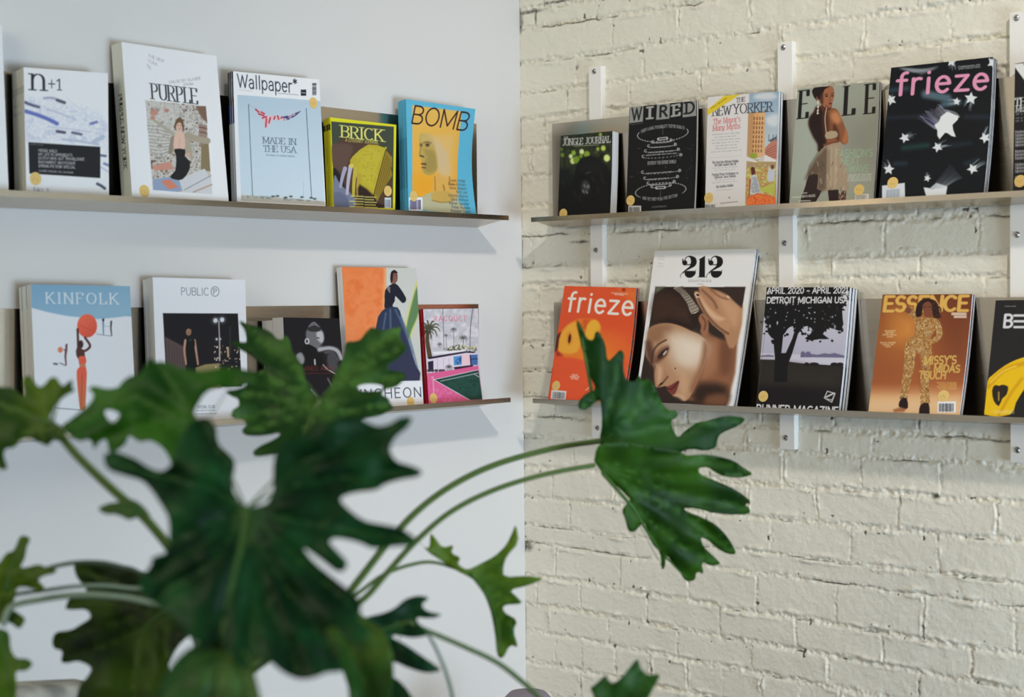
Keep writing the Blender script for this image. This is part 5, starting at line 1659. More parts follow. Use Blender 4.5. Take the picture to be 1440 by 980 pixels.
@cover('be')
def _(c):
    c.k(1200, 390, 3.63)
    c.fill((36, 34, 36))
    wt = (222, 223, 226)
    c.text("B", (766, 256), (810, 256), 64, wt, (.10, .10))
    for i in range(3):
        c.line([(822, 196 + i * 30), (880, 196 + i * 30)], 12, wt)
    c.text("ARROW", (905, 256), (1120, 256), 64, wt, (.08, .09))
    c.fineprint(774, 148, 74, 1, 8, (170, 170, 172), 0, .8, 3, 'l', 4)
    ye = (244, 196, 22)
    c.poly([(668, 700), (680, 545), (712, 500), (770, 455), (830, 424), (900, 405), (1000, 400), (1010, 470), (930, 500), (880, 560), (830, 640), (800, 700)], ye, smooth=2)
    c.line([(690, 560), (740, 500), (800, 462), (880, 440)], 22, (222, 164, 14), smooth=4, soft=2)
    c.line([(700, 540), (760, 485), (830, 455)], 7, (250, 214, 80), smooth=4, soft=1)
    c.line([(745, 700), (800, 600), (860, 520)], 12, (216, 158, 12), smooth=4, soft=2)
    c.poly([(708, 580), (722, 552), (745, 556), (760, 550), (790, 560), (782, 600), (760, 620), (742, 658), (716, 630)], (44, 34, 30), smooth=2)
    c.line([(742, 588), (742, 628)], 8, (170, 140, 60))
    c.text("Grapefruit", (716, 694), (820, 694), 18, (250, 222, 150), (.06, .06))

# ------------------------------------------------------------------ the magazines
# wall and shelf; visible bottom-left, bottom-right, top-right, top-left corners as (along wall, out from wall, height from eye);
# height of the ledge under it; stack thickness; reference quad its cover art is drawn in
MAG = {}
MAG['n+1']=('LU',(1.5986,0.0579,0.2397),(1.4001,0.0579,0.2410),(1.3966,0.0561,0.4936),(1.5986,0.0562,0.4859),0.2188,0.0434,((33.2,94.5),(151.7,103),(153.3,272),(37,266.9)))
MAG['purple']=('LU',(1.3511,0.0710,0.2387),(1.0902,0.0709,0.2397),(1.0960,0.0430,0.5630),(1.3511,0.0428,0.5658),0.2211,0.0381,((170.9,58.9),(304.3,78.6),(321.4,280.9),(185.7,274.5)))
MAG['wallpaper']=('LU',(1.0528,0.0550,0.2391),(0.7817,0.0550,0.2399),(0.7899,0.0473,0.5389),(1.0528,0.0475,0.5328),0.2183,0.0188,((327.6,100),(449,111.8),(458,288.6),(333.3,282.7)))
MAG['brick']=('LU',(0.7559,0.0550,0.2397),(0.5482,0.0550,0.2389),(0.5322,0.0469,0.4506),(0.7559,0.0468,0.4518),0.2183,0.0251,((464.3,165),(557.3,175.5),(555.6,294.2),(469.2,289.3)))
MAG['bomb']=('LU',(0.5010,0.0550,0.2397),(0.2442,0.0550,0.2372),(0.2419,0.0514,0.5134),(0.5010,0.0514,0.5170),0.2183,0.0301,((571,139.3),(668.6,153.2),(670.8,301),(574.3,294.7)))
MAG['kinfolk']=('LL',(1.5890,0.0644,-0.2474),(1.3445,0.0645,-0.2495),(1.3475,0.0531,0.0463),(1.5890,0.0530,0.0495),-0.2601,0.0425,((43.3,399.8),(182.6,402.2),(192,597),(51.5,606)))
MAG['public']=('LL',(1.2821,0.0557,-0.2491),(1.0300,0.0558,-0.2514),(1.0243,0.0459,0.0612),(1.2821,0.0458,0.0656),-0.2617,0.0353,((214.8,389.8),(345,393.4),(349,586),(222,594)))
MAG['bw']=('LL',(0.9481,0.0966,-0.2497),(0.7596,0.0964,-0.2452),(0.7722,0.0867,-0.0304),(0.9481,0.0865,-0.0256),-0.2545,0.0372,((398,446.2),(477,447.7),(488,574),(404,583)))
MAG['luncheon']=('LL',(0.7112,0.0550,-0.2475),(0.4548,0.0553,-0.2517),(0.4529,0.0331,0.0934),(0.7112,0.0330,0.0942),-0.2618,0.0202,((480.7,375.2),(585.3,377.1),(595.6,567.7),(492,573)))
MAG['racquet']=('LL',(0.4354,0.0550,-0.2491),(0.2308,0.0551,-0.2500),(0.2268,0.0392,-0.0112),(0.4354,0.0392,-0.0112),-0.2618,0.0178,((595.1,434.7),(672.2,433.7),(678.4,560.6),(602.9,565.7)))
MAG['jungle']=('RU',(0.1909,0.0751,0.2339),(0.3664,0.0752,0.2334),(0.3640,0.0589,0.4452),(0.1909,0.0589,0.4453),0.2186,0.0288,((788.7,191),(861.4,184.1),(858,298.9),(784.3,302.7)))
MAG['wired']=('RU',(0.4049,0.0579,0.2367),(0.6177,0.0581,0.2348),(0.6157,0.0397,0.5033),(0.4049,0.0397,0.5041),0.2155,0.0093,((885.2,151),(980.2,141.3),(976.3,292.2),(880.4,296.5)))
MAG['ny']=('RU',(0.6559,0.0668,0.2338),(0.8601,0.0669,0.2331),(0.8609,0.0510,0.5027),(0.6559,0.0507,0.5072),0.2171,0.0208,((995.5,136.5),(1095.5,128.4),(1091,286.5),(991.4,291.6)))
MAG['elle']=('RU',(0.9035,0.0766,0.2321),(1.1236,0.0768,0.2307),(1.1196,0.0374,0.5034),(0.9035,0.0371,0.5054),0.2188,0.0152,((1121.4,125.2),(1235.9,114.2),(1227,280.1),(1110,285.7)))
MAG['friezeb']=('RU',(1.1556,0.1080,0.2288),(1.4081,0.1075,0.2313),(1.4020,0.0463,0.5287),(1.1556,0.0461,0.5298),0.2244,0.0236,((1253.2,95.2),(1396.6,79.9),(1383.4,269.8),(1235.3,279.5)))
MAG['friezeo']=('RL',(0.1778,0.1080,-0.2538),(0.4240,0.1074,-0.2513),(0.4192,0.0359,0.0382),(0.1778,0.0336,0.0468),-0.2578,0.0222,((795.4,402),(896.4,404.7),(874.6,564),(770.3,561.3)))
MAG['212']=('RL',(0.4661,0.1080,-0.2554),(0.7608,0.1077,-0.2542),(0.7712,0.0187,0.1292),(0.4661,0.0179,0.1325),-0.2578,0.0328,((920.8,352.8),(1062.4,349.7),(1030.5,571.7),(893,567)))
MAG['runner']=('RL',(0.8271,0.1080,-0.2505),(1.0518,0.1081,-0.2512),(1.0537,0.0577,0.0311),(0.8271,0.0572,0.0337),-0.2578,0.0635,((1078.2,404),(1195.3,403.6),(1179.6,575.7),(1063.1,570.8)))
MAG['essence']=('RL',(1.1279,0.1080,-0.2526),(1.3496,0.1075,-0.2509),(1.3489,0.0393,0.0114),(1.1279,0.0390,0.0127),-0.2578,0.0182,((1241.3,414.2),(1367.5,413.4),(1348.8,582),(1221.2,578.2)))
MAG['blankw']=('LU',(1.7550,0.0562,0.2478),(1.6383,0.0568,0.2392),(1.6341,0.0367,0.5673),(1.7550,0.0367,0.5680),0.2185,0.0263,((-75,25),(2.6,36),(12,266),(-63,256)))
MAG['wmag']=('RU',(1.4530,0.0610,0.2322),(1.6047,0.0605,0.2422),(1.6137,0.0482,0.5150),(1.4530,0.0485,0.5085),0.2161,0.0190,((1427.3,89.4),(1530,74),(1521,257),(1424.2,269)))
MAG['be']=('RL',(1.4080,0.1080,-0.2500),(1.5793,0.1080,-0.2501),(1.5829,0.0491,-0.0027),(1.4080,0.0491,-0.0029),-0.2578,0.0194,((1400.3,422.2),(1510,421),(1492,587),(1384,582.8)))
THICK = {'runner': .0375, '212': .022, 'friezeo': .0125, 'bw': .076}
COPIES = {'n+1': 5, 'wallpaper': 3, 'brick': 3, 'bomb': 4, 'kinfolk': 5, 'public': 4, 'bw': 2, 'luncheon': 2, 'racquet': 2, 'ny': 2, 'elle': 2,
          'friezeb': 3, 'friezeo': 3, '212': 2, 'runner': 3, 'essence': 2, 'wmag': 2, 'blankw': 2}
BOW = {'bomb': .016, 'friezeb': .008, 'friezeo': .010, '212': .004, 'elle': .005, 'runner': .004, 'essence': .005, 'wired': .003, 'jungle': .002, 'racquet': .003}
WHITE = (232, 234, 238)
SPINE = {'n+1': [(0, 1, (196, 200, 196)), (.80, .805, (120, 126, 124)), (.82, .825, (120, 126, 124)), (.84, .845, (120, 126, 124))],
         'purple': [(0, 1, (206, 212, 206))], 'wallpaper': [(0, 1, (196, 206, 214)), (.60, .74, (36, 62, 128)), (.74, 1.1, (26, 28, 38)), (.8, .95, (70, 74, 84))],
         'brick': [(0, 1, (222, 216, 40)), (.86, .93, (80, 80, 34))], 'bomb': [(0, 1, (84, 172, 206)), (.2, .65, (72, 152, 184))],
         'kinfolk': [(0, 1, (206, 211, 213))], 'public': [(0, 1, (200, 206, 210))], 'bw': [(0, 1, (206, 208, 212))], 'luncheon': [(0, 1, (214, 218, 222))],
         'racquet': [(0, 1, (172, 30, 44))], 'jungle': [(0, 1, (30, 32, 28))], 'wired': [(0, 1, (24, 24, 26))], 'ny': [(0, 1, (40, 36, 40))],
         'elle': [(0, 1, (150, 152, 138))], 'friezeb': [(0, 1, (24, 26, 32))], 'friezeo': [(0, 1, (206, 70, 36))], '212': [(0, 1, (230, 231, 232))],
         'runner': [(0, 1, (30, 28, 30))], 'essence': [(0, 1, (120, 70, 44))], 'wmag': [(0, 1, (30, 30, 32))], 'be': [(0, 1, (36, 34, 36))], 'blankw': [(0, 1, WHITE)]}
BACK = {'n+1': (60, 62, 66), 'kinfolk': (60, 66, 70), 'public': (40, 42, 46), 'purple': (40, 40, 44), 'brick': (40, 40, 36), 'bomb': (70, 150, 180), 'luncheon': (70, 72, 76), 'racquet': (120, 26, 36)}
STICK = {'n+1': (0, 30, 3.77, 187, 835), 'purple': (150, 50, 3.92, 208, 856), 'wallpaper': (310, 80, 4.084, 532, 261), 'brick': (310, 80, 4.084, 961, 776),
         'bomb': (540, 120, 4.665, 194, 728), 'luncheon': (360, 360, 4.083, 886, 838), 'racquet': (560, 400, 4.9, 242, 784), 'jungle': (730, 80, 3.92, 244, 864),
         'wired': (860, 120, 5.157, 138, 834), 'ny': (970, 110, 4.9, 132, 824), 'elle': (1090, 90, 4.455, 525, 787), 'friezeb': (1220, 60, 3.918, 140, 770),
         'wmag': (1220, 60, 3.918, 842, 765), 'friezeo': (740, 380, 4.456, 190, 722), 'runner': (1040, 380, 4.455, 149, 790), 'essence': (1200, 390, 3.63, 459, 604)}
DESC = {
    'n+1': ('white journal with pale blue brush marks and a black text box', 'white literary journals on the upper left shelf'),
    'purple': ('thick white magazine with a photograph of a young person in a heaped news shop', None),
    'wallpaper': ('magazine with a pale blue sky cover and a torn flag strung between two poles', 'sky blue covered magazines'),
    'brick': ('yellow bordered journal with a hand holding a yellow form', 'yellow bordered journals'),
    'bomb': ('light blue magazine with an orange painted face in profile', 'light blue magazines'),
    'blankw': ('blank white magazine cut by the left picture edge', 'white magazines at the left edge'),
    'kinfolk': ('magazine with a woman holding up a red ball on white sand', 'red ball magazines'),
    'public': ('white magazine with a night photograph of a figure under street lamps', 'white night photograph magazines'),
    'bw': ('black and white portrait book with red title, behind the leaf', 'black portrait books'),
    'luncheon': ('tall magazine with a person in a dark blue gown against orange', 'dark gown magazines'),
    'racquet': ('red spined magazine with a pink and green tennis court', 'tennis court magazines'),
    'jungle': ('small dark magazine with a black gorilla and green light spots', None),
    'wired': ('black magazine with five boxed capital letters and dotted rings', None),
    'ny': ('magazine half white text column, half tan tower and market', 'tower and market magazines'),
    'elle': ('grey green fashion magazine with a woman seen from behind in a skirt', 'grey fashion magazines'),
    'friezeb': ('large black magazine with white brushed stars and pink title', 'black star magazines'),
    'wmag': ('black magazine with white capital letter, cut by the right picture edge', 'black text magazines'),
    'friezeo': ('orange magazine with a yellow reclining face and white title', 'orange magazines'),
    '212': ('large white magazine with a close portrait of a face resting on a hand', 'portrait magazines'),
    'runner': ('black and white tree and lake magazine with thick page edges', 'tree and lake magazines'),
    'essence': ('brown and gold magazine with a person in a gold suit', 'gold suit magazines'),
    'be': ('dark magazine with a yellow peel shape, cut by the right picture edge', None),
}
SHORT = {'n+1': 'white journal with pale blue brush marks', 'wallpaper': 'torn flag magazine', 'brick': 'yellow bordered journal', 'bomb': 'light blue profile magazine',
         'kinfolk': 'red ball magazine', 'public': 'white night photograph magazine', 'bw': 'black and white portrait book', 'luncheon': 'dark blue gown magazine',
         'racquet': 'tennis court magazine', 'ny': 'tower and market magazine', 'elle': 'grey green fashion magazine', 'friezeb': 'black star magazine',
         'friezeo': 'orange face magazine', '212': 'large white portrait magazine', 'runner': 'tree and lake magazine', 'essence': 'gold suit magazine',
         'wmag': 'black magazine at the right picture edge', 'blankw': 'blank white magazine at the left picture edge'}
ORD = ('front', 'second', 'third', 'fourth', 'fifth', 'sixth')
PLACE = {'LU': 'upper shelf of the white wall', 'LL': 'lower shelf of the white wall', 'RU': 'upper shelf of the brick wall', 'RL': 'lower shelf of the brick wall'}

M_print = mat('printed_cover', rough=0.45, attr='Col', spec=0.22)


def pages_mat(name, scale):
    m = mat(name, rough=0.75)
    nt = m.node_tree
    tc = nt.nodes.new('ShaderNodeTexCoord')
    mp = nt.nodes.new('ShaderNodeMapping')
    mp.inputs['Scale'].default_value = scale
    n = nt.nodes.new('ShaderNodeTexNoise')
    n.inputs['Scale'].default_value = 1
    n.inputs['Detail'].default_value = 3
    r = nt.nodes.new('ShaderNodeValToRGB')
    r.color_ramp.elements[0].position = 0.32
    r.color_ramp.elements[0].color = (0.50, 0.53, 0.56, 1)
    r.color_ramp.elements[1].position = 0.55
    r.color_ramp.elements[1].color = (0.80, 0.82, 0.84, 1)
    nt.links.new(tc.outputs['Object'], mp.inputs['Vector'])
    nt.links.new(mp.outputs['Vector'], n.inputs['Vector'])
    nt.links.new(n.outputs['Fac'], r.inputs['Fac'])
    nt.links.new(r.outputs['Color'], nt.nodes['Principled BSDF'].inputs['Base Color'])
    return m


M_pages = {'L': pages_mat('page_edges', (2, 500, 2)), 'R': pages_mat('page_edges_side', (500, 2, 2))}
M_sticker = mat('yellow_sticker', rgb(228, 194, 116), 0.5)
M_pen = mat('pen_ink', rgb(120, 92, 50), 0.6)
STEP = 0.00115


def build_mag(name):
    code, BL, BR, TR, TL, zl, T, quad = MAG[name]
    wall = code[0]
    T = THICK.get(name, T)
    n = COPIES.get(name, 1)
    t = T / n - 0.0010
    BL, BR, TR, TL = [np.array(q) for q in (BL, BR, TR, TL)]
    w, h = abs(BR[0] - BL[0]), np.linalg.norm(TL - BL)
    zl += 0.0004
    eL, eR = (BL[2] - zl) / (TL[2] - BL[2]), (BR[2] - zl) / (TR[2] - BR[2])
    lean = math.atan2(BL[1] - TL[1], TL[2] - BL[2])
    nrm = np.array([0, -math.cos(lean), -math.sin(lean)])      # into the wall, in (s, o, z)
    bow = BOW.get(name, 0)
    flat = lambda p: np.stack([-p[..., 0], -p[..., 1], p[..., 2] + EYE], -1) if wall == 'L' else np.stack([-p[..., 1], -p[..., 0], p[..., 2] + EYE], -1)

    def pos(U, V, k):
        U_, V_ = U[..., None], V[..., None]
        P = (BL + (TL - BL) * V_) * (1 - U_) + (BR + (TR - BR) * V_) * U_
        b_ = bow * U ** 2 * np.sin(math.pi * np.clip((V + .05) / 1.05, 0, 1))
        return flat(P + nrm * (np.asarray(k) + b_)[..., None])

    def uv(nu, nv, u0=0.0, u1=1.0, cut=0.0):
        a = np.linspace(u0, u1, nu)[None, :].repeat(nv, 0)
        q = np.linspace(cut, 1 - cut, nv)[:, None].repeat(nu, 1)
        v0 = -(eL * (1 - a) + eR * a)
        return a, v0 + (1 - v0) * q
    mid = (BL + BR) / 2
    base = wl(wall, mid[0], mid[1], zl)
    d, group = DESC[name]
    lab = d if n == 1 else d
    root = empty('magazine', base, lab, 'magazine', group)
    # cover: printed front, spine and back, one folded sheet
    nu, nv = int(w / STEP) + 1, int(h * (1 + eL) / STEP) + 1
    U, V = uv(nu, nv)
    art = Art(quad, U, V)
    ART[name](art)
    C = art.result(seed=len(name) + int(w * 1e4))
    parts = [(pos(U, V, np.zeros_like(U)), C)]
    su, sv = uv(2, 120)
    nsp = max(3, int(t / STEP) + 2)
    kk = np.linspace(0, t, nsp)[None, :].repeat(160, 0)
    _, sv = uv(nsp, 160, 0, 0)
    Pp = pos(np.zeros_like(sv), sv, kk)
    Cs = np.zeros(sv.shape + (3,))
    for v0, v1, col in SPINE[name]:
        Cs[(sv >= v0 - (.2 if v0 == 0 else 0)) & (sv <= v1 + .05 * (v1 == 1))] = np.array(col) / 255.
    if name == 'purple':
        sa = Art([(0, 0), (100, 0), (100, 1500), (0, 1500)], 1 - kk / t, sv)
        sa.fill((206, 212, 206))
        sa.text("PURPLE NEW YORK", (36, 500), (36, 1230), 34, (50, 52, 56), (.09, .03), up=(1, 0), serif=True)
        Cs = sa.c
    parts.append((Pp[:, ::-1], lin(Cs[:, ::-1])))
    bu, bv = uv(8, 24)
    Pb = pos(bu, bv, np.full_like(bu, t))
    parts.append((Pb[:, ::-1], np.broadcast_to(lin(np.array(BACK.get(name, (34, 34, 36))) / 255.), Pb.shape)))
    Vv, Q, CC, off = [], [], [], 0
    for P, c_ in parts:
        H_, W_ = P.shape[:2]
        idx = np.arange(H_ * W_).reshape(H_, W_) + off
        q = np.stack([idx[:-1, :-1], idx[:-1, 1:], idx[1:, 1:], idx[1:, :-1]], -1).reshape(-1, 4)
        Vv.append((P - base).reshape(-1, 3))
        CC.append(np.asarray(c_).reshape(-1, 3))
        Q.append(q)
        off += H_ * W_
    me = bpy.data.meshes.new('cover')
    fill_mesh(me, np.concatenate(Vv), np.concatenate(Q), True)
    set_colors(me, np.concatenate(CC))
    me.materials.append(M_print)
    add('cover', me, root)
    # page block
    a, q = uv(14, 22, 0.004, 0.994, 0.003)
    F = pos(a, q, np.full_like(a, 0.0005))
    B = pos(a, q, np.full_like(a, t - 0.0004))
    H_, W_ = a.shape
    V3 = np.concatenate([F.reshape(-1, 3), B.reshape(-1, 3)]) - base
    idx = np.arange(H_ * W_).reshape(H_, W_)
    N = H_ * W_
    fq = np.stack([idx[:-1, :-1], idx[:-1, 1:], idx[1:, 1:], idx[1:, :-1]], -1).reshape(-1, 4)
    qs = [fq, fq[:, ::-1] + N]
    for ed in (idx[0, :], idx[:, -1], idx[-1, ::-1], idx[::-1, 0]):
        qs.append(np.stack([ed[1:], ed[:-1], ed[:-1] + N, ed[1:] + N], -1))
    me = bpy.data.meshes.new('pages')
    fill_mesh(me, V3, np.concatenate(qs), False)
    me.materials.append(M_pages[wall])
    add('pages', me, root)
    # round price sticker
    if name in STICK:
        ox, oy, sc, cx, cy = STICK[name]
        u0, v0 = hmap(art.Hi, ox + cx / sc, oy + cy / sc)
        r = 0.0132
        bm = bmesh.new()
        m_ = 28
        top, bot = [], []
        for i in range(m_):
            ang = 2 * math.pi * i / m_
            uu, vv = np.array(u0 + r * math.cos(ang) / w), np.array(v0 + r * math.sin(ang) / h)
            top.append(bm.verts.new(pos(uu, vv, np.array(-0.0007)) - base))
            bot.append(bm.verts.new(pos(uu, vv, np.array(-0.0001)) - base))
        bm.faces.new(top)
        bm.faces.new(bot[::-1])
        for i in range(m_):
            bm.faces.new((top[i], top[(i + 1) % m_], bot[(i + 1) % m_], bot[i]))
        rr_ = random.Random(name)
        marks = []
        for i in range(3):
            x, y = -.006 + i * .0045 + rr_.uniform(-.001, .001), rr_.uniform(-.002, .003)
            marks.append(((x, y), (x + rr_.uniform(-.001, .002), y - .003)))
        for (x0, y0), (x1, y1) in marks:
            vs = [bm.verts.new(pos(np.array(u0 + x / w), np.array(v0 + y / h), np.array(-0.0009)) - base) for x, y in ((x0, y0), (x0 + .0008, y0), (x1 + .0008, y1), (x1, y1))]
            bm.faces.new(vs).material_index = 1
        st = add('price_sticker', bm_mesh('price_sticker', bm, [M_sticker, M_pen]), root)
        st['label'] = 'round yellow price sticker'
    # the copies stacked behind it
    step = (t + 0.0010) / (math.cos(lean) + math.tan(math.radians(10)) * math.sin(lean))
    dv = (wl(wall, 0, -step, -step * math.tan(math.radians(10))) - wl(wall, 0, 0, 0))
    kids = list(root.children)
    for i in range(1, n):
        c_ = root.copy()
        COL.objects.link(c_)
        jr = random.Random(name + str(i))
        c_.location = Vector(base + dv * i + (wl(wall, jr.uniform(-.0012, .0012), 0, 0) - wl(wall, 0, 0, 0)))
        c_['label'] = '%s from the front in the stack of the %s' % (ORD[i], SHORT[name])
        if n == 2:
            c_['label'] = 'copy directly behind the front %s' % SHORT[name]
        if i == n - 1 and n > 2:
            c_['label'] = 'rearmost copy in the stack of the %s' % SHORT[name]
        for ch in kids:
            k_ = ch.copy()
            COL.objects.link(k_)
            k_.parent = c_
    return root


for nm in MAG:
    build_mag(nm)

# ------------------------------------------------------------------ the plant


def at(px, py, d):
    """world point seen at photo pixel (px, py) at distance d along the camera axis"""
    return CAM + d * (FW + RT * (px - 720) / F_PX - UP * (py - 490) / F_PX)


def leaf_mat():
    m = bpy.data.materials.new('split_leaf')
    m.use_nodes = True
    nt = m.node_tree
    b = nt.nodes['Principled BSDF']
    out = nt.nodes['Material Output']
    a = nt.nodes.new('ShaderNodeVertexColor')
    a.layer_name = 'Col'
    nt.links.new(a.outputs['Color'], b.inputs['Base Color'])
    b.inputs['Roughness'].default_value = 0.5
    b.inputs['Specular IOR Level'].default_value = 0.2
    t = nt.nodes.new('ShaderNodeBsdfTranslucent')
    mx = nt.nodes.new('ShaderNodeMix')
    mx.data_type = 'RGBA'
    mx.blend_type = 'MULTIPLY'
    mx.inputs[0].default_value = 1.0
    nt.links.new(a.outputs['Color'], mx.inputs[6])
    mx.inputs[7].default_value = (1.6, 1.9, 0.35, 1)
    nt.links.new(mx.outputs[2], t.inputs['Color'])
    ms = nt.nodes.new('ShaderNodeMixShader')
    ms.inputs[0].default_value = 0.30
    nt.links.new(b.outputs[0], ms.inputs[1])
    nt.links.new(t.outputs[0], ms.inputs[2])
    nt.links.new(ms.outputs[0], out.inputs['Surface'])
    return m


M_leaf = leaf_mat()
M_petiole = mat('green_petiole', rgb(72, 96, 40), 0.5, spec=.3)
M_petiole_dark = mat('dark_petiole', rgb(52, 66, 34), 0.45)
M_petiole_grey = mat('grey_green_petiole', rgb(120, 140, 120), 0.5)
M_rib = mat('pale_midrib', rgb(62, 98, 42), 0.5, spec=.25)


def inside(pt, poly):
    x, y = pt
    r = False
    n = len(poly)
    for i in range(n):
        x0, y0 = poly[i]
        x1, y1 = poly[(i + 1) % n]
        if (y0 > y) != (y1 > y) and x < x0 + (y - y0) * (x1 - x0) / (y1 - y0):
            r = not r
    return r


def leaf(plant, outline, joint, d0, grad, veins, col, lite=None, holes=(), puff=0.010, fold=0.0, curl=0.0, step=8.0, rib_r=(.0035, .0012), seed=1, rib=None, label=None):
    """one lobed leaf: its outline, where the petiole joins, distance and tilt (metres per 100 px), and its veins"""
    out = [np.array(p, float) for p in outline]
    # soften the traced corners
    n = len(out)
    dense = []
    for i in range(n):
        a, b = out[i], out[(i + 1) % n]
        dense += [a * .78 + b * .22, a * .22 + b * .78]
    pts = []
    for i in range(len(dense)):
        a, b = dense[i], dense[(i + 1) % len(dense)]
        L = np.hypot(*(b - a))
        k = max(1, int(L / 6))
        pts += [a + (b - a) * j / k for j in range(k)]
    loops = [pts]
    for h in holes:
        loops.append([np.array(p, float) for p in catmull(h, 3, True)])
    V, E = [], []
    for lp in loops:
        o_ = len(V)
        V += [Vector((p[0], p[1])) for p in lp]
        E += [(o_ + i, o_ + (i + 1) % len(lp)) for i in range(len(lp))]
    arr = np.array(pts)
    rng = random.Random(seed)
    x = arr[:, 0].min()
    inn = []
    while x < arr[:, 0].max():
        y = arr[:, 1].min()
        while y < arr[:, 1].max():
            p = (x + rng.uniform(-2, 2), y + rng.uniform(-2, 2))
            if inside(p, pts) and not any(inside(p, h) for h in loops[1:]):
                inn.append(Vector(p))
            y += step
        x += step
    res = delaunay_2d_cdt(V + inn, E, [], 0, 1e-4)
    vs = [np.array(v) for v in res[0]]
    fs = []
    for f in res[2]:
        c = sum(vs[i] for i in f) / len(f)
        if inside(c, pts) and not any(inside(c, h) for h in loops[1:]):
            fs.append(tuple(f))
    P = np.array(vs)
    J = np.array(joint, float)
    dv = np.full(len(P), 1e9)
    segs = []
    for vn in veins:
        q = [J] + [np.array(t, float) for t in vn] if len(vn) and not isinstance(vn[0], (int, float)) else [J, np.array(vn, float)]
        segs.append(q)
        for i in range(len(q) - 1):
            e = q[i + 1] - q[i]
            t = np.clip(((P - q[i]) @ e) / (e @ e), 0, 1)
            dv = np.minimum(dv, np.hypot(*(P - q[i] - t[:, None] * e).T))
    rel = P - J

    def depth(Q, dvq):
        r = Q - J
        dist = np.hypot(r[:, 0], r[:, 1])
        dd = d0 + grad[0] * r[:, 0] / 100 + grad[1] * r[:, 1] / 100 + curl * (dist / 100) ** 2
        dd = dd - 1.7 * puff * (1.0 - np.exp(-dvq / 16.0))
        dd = dd + fold * dvq / 100
        dd = dd + 0.030 * (fnoise(Q[:, 0] / 48, Q[:, 1] / 48, seed + 50, 2) - .5)
        return dd
    D = depth(P, dv)
    W3 = np.array([at(p[0], p[1], d) for p, d in zip(P, D)])
    org = np.array(plant.location)
    me = bpy.data.meshes.new('leaf')
    me.from_pydata([tuple(v) for v in W3 - org], [], fs)
    c0 = lin(np.array(col) / 255.)
    c1 = lin(np.array(lite or tuple(min(255, int(x * 1.2 + 10)) for x in col)) / 255.)
    mixn = np.clip((fnoise(P[:, 0] / 55, P[:, 1] / 55, seed + 9, 3) - .38) * 2.6, 0, 1)
    mixn = np.clip(mixn * .75 + .45 * np.clip(dv / 40, 0, 1) * fnoise(P[:, 0] / 42, P[:, 1] / 42, seed + 3, 2), 0, 1)
    C = c0 * (1 - mixn[:, None]) + c1 * mixn[:, None]
    vein = np.exp(-(dv / 3.2) ** 2)[:, None] * .42
    C = C * (1 - vein) + c1 * 1.5 * vein
    set_colors(me, C)
    me.materials.append(M_leaf)
    for p in me.polygons:
        p.use_smooth = True
    o = add('leaf', me, plant)
    if label:
        o['label'] = label
    # faces towards the viewer
    nrm = sum((Vector(p.normal) * p.area for p in me.polygons), Vector())
    if nrm.dot(Vector(CAM - at(*joint, d0))) < 0:
        me.flip_normals()
    md = o.modifiers.new('thickness', 'SOLIDIFY')
    md.thickness = 0.0009
    md.offset = -1
    # midrib and the strongest side veins stand a little proud
    bm = bmesh.new()
    for k, q in enumerate(segs):
        main = (k == 0) if rib is None else (k in rib)
        cl = catmull(q, 6) if len(q) > 2 else [q[0] + (q[1] - q[0]) * j / 6 for j in range(7)]
        cl = [p for p in cl if inside(p, pts)] or cl[:2]
        if len(cl) < 3:
            continue
        Q = np.array(cl)
        dq = depth(Q, np.zeros(len(Q))) - 0.0012
        r0, r1 = rib_r if main else (rib_r[0] * .42, rib_r[1] * .5)
        tube_bm(bm, [Vector(at(p[0], p[1], d_) - org) for p, d_ in zip(Q, dq)], [(r0 + (r1 - r0) * i / (len(Q) - 1)) * (1 if main else .7) for i in range(len(Q))], 6)
    if len(bm.verts):
        add('midrib', bm_mesh('midrib', bm, M_rib, True), o)
    else:
        bm.free()
    return o


def petiole(plant, path, r, m=M_petiole, label=None):
    pts = catmull([np.array(p, float) for p in path], 8)
    org = np.array(plant.location)
    bm = bmesh.new()
    n = len(pts)
    tube_bm(bm, [Vector(at(*p) - org) for p in pts], [r[0] + (r[1] - r[0]) * i / (n - 1) for i in range(n)], 10)
    o = add('petiole', bm_mesh('petiole', bm, m, True), plant)
    if label:
        o['label'] = label
    return o


def T_(pts, ox, oy, s):
    return [(ox + x / s, oy + y / s) for x, y in pts]


CROWN = at(300, 1090, 2.30)
plant = empty('split_leaf_philodendron', (CROWN[0], CROWN[1], 0.42), 'large green split-leaf plant with deeply lobed leaves in front of both shelves', 'plant')

DG, MG, LG, YG = (22, 66, 30), (44, 92, 34), (78, 118, 48), (112, 132, 34)

# right-hand leaf in front of the brick wall, seen as an upper and a lower leaf
R1 = T_([(105, 465), (116, 400), (112, 330), (100, 325), (60, 358), (36, 356), (32, 332), (60, 300), (95, 290), (70, 235), (48, 160), (26, 62), (31, 48), (46, 75), (62, 115), (84, 120), (92, 88), (105, 90), (126, 130), (133, 195), (158, 172), (178, 150), (191, 165),
         (187, 215), (197, 258), (232, 260), (240, 236), (256, 262), (268, 246), (292, 270), (306, 302), (326, 345), (345, 362), (372, 360), (375, 382), (350, 396), (360, 430), (376, 456), (400, 430), (440, 402), (480, 396), (540, 378), (612, 386), (592, 410),
         (522, 440), (512, 460), (508, 490), (470, 500), (420, 492), (380, 505), (300, 530), (200, 540), (120, 525)], 800, 430, 2.45)
leaf(plant, R1, (843, 620), 3.02, (0.05, 0.02), [[(834, 560), (815, 460)], [(860, 560), (872, 500)], [(890, 590), (905, 535)], [(930, 600), (1040, 590)], [(835, 575), (816, 570)], [(920, 560), (948, 580)]], (12, 54, 12), (56, 104, 38), puff=.012, seed=3)
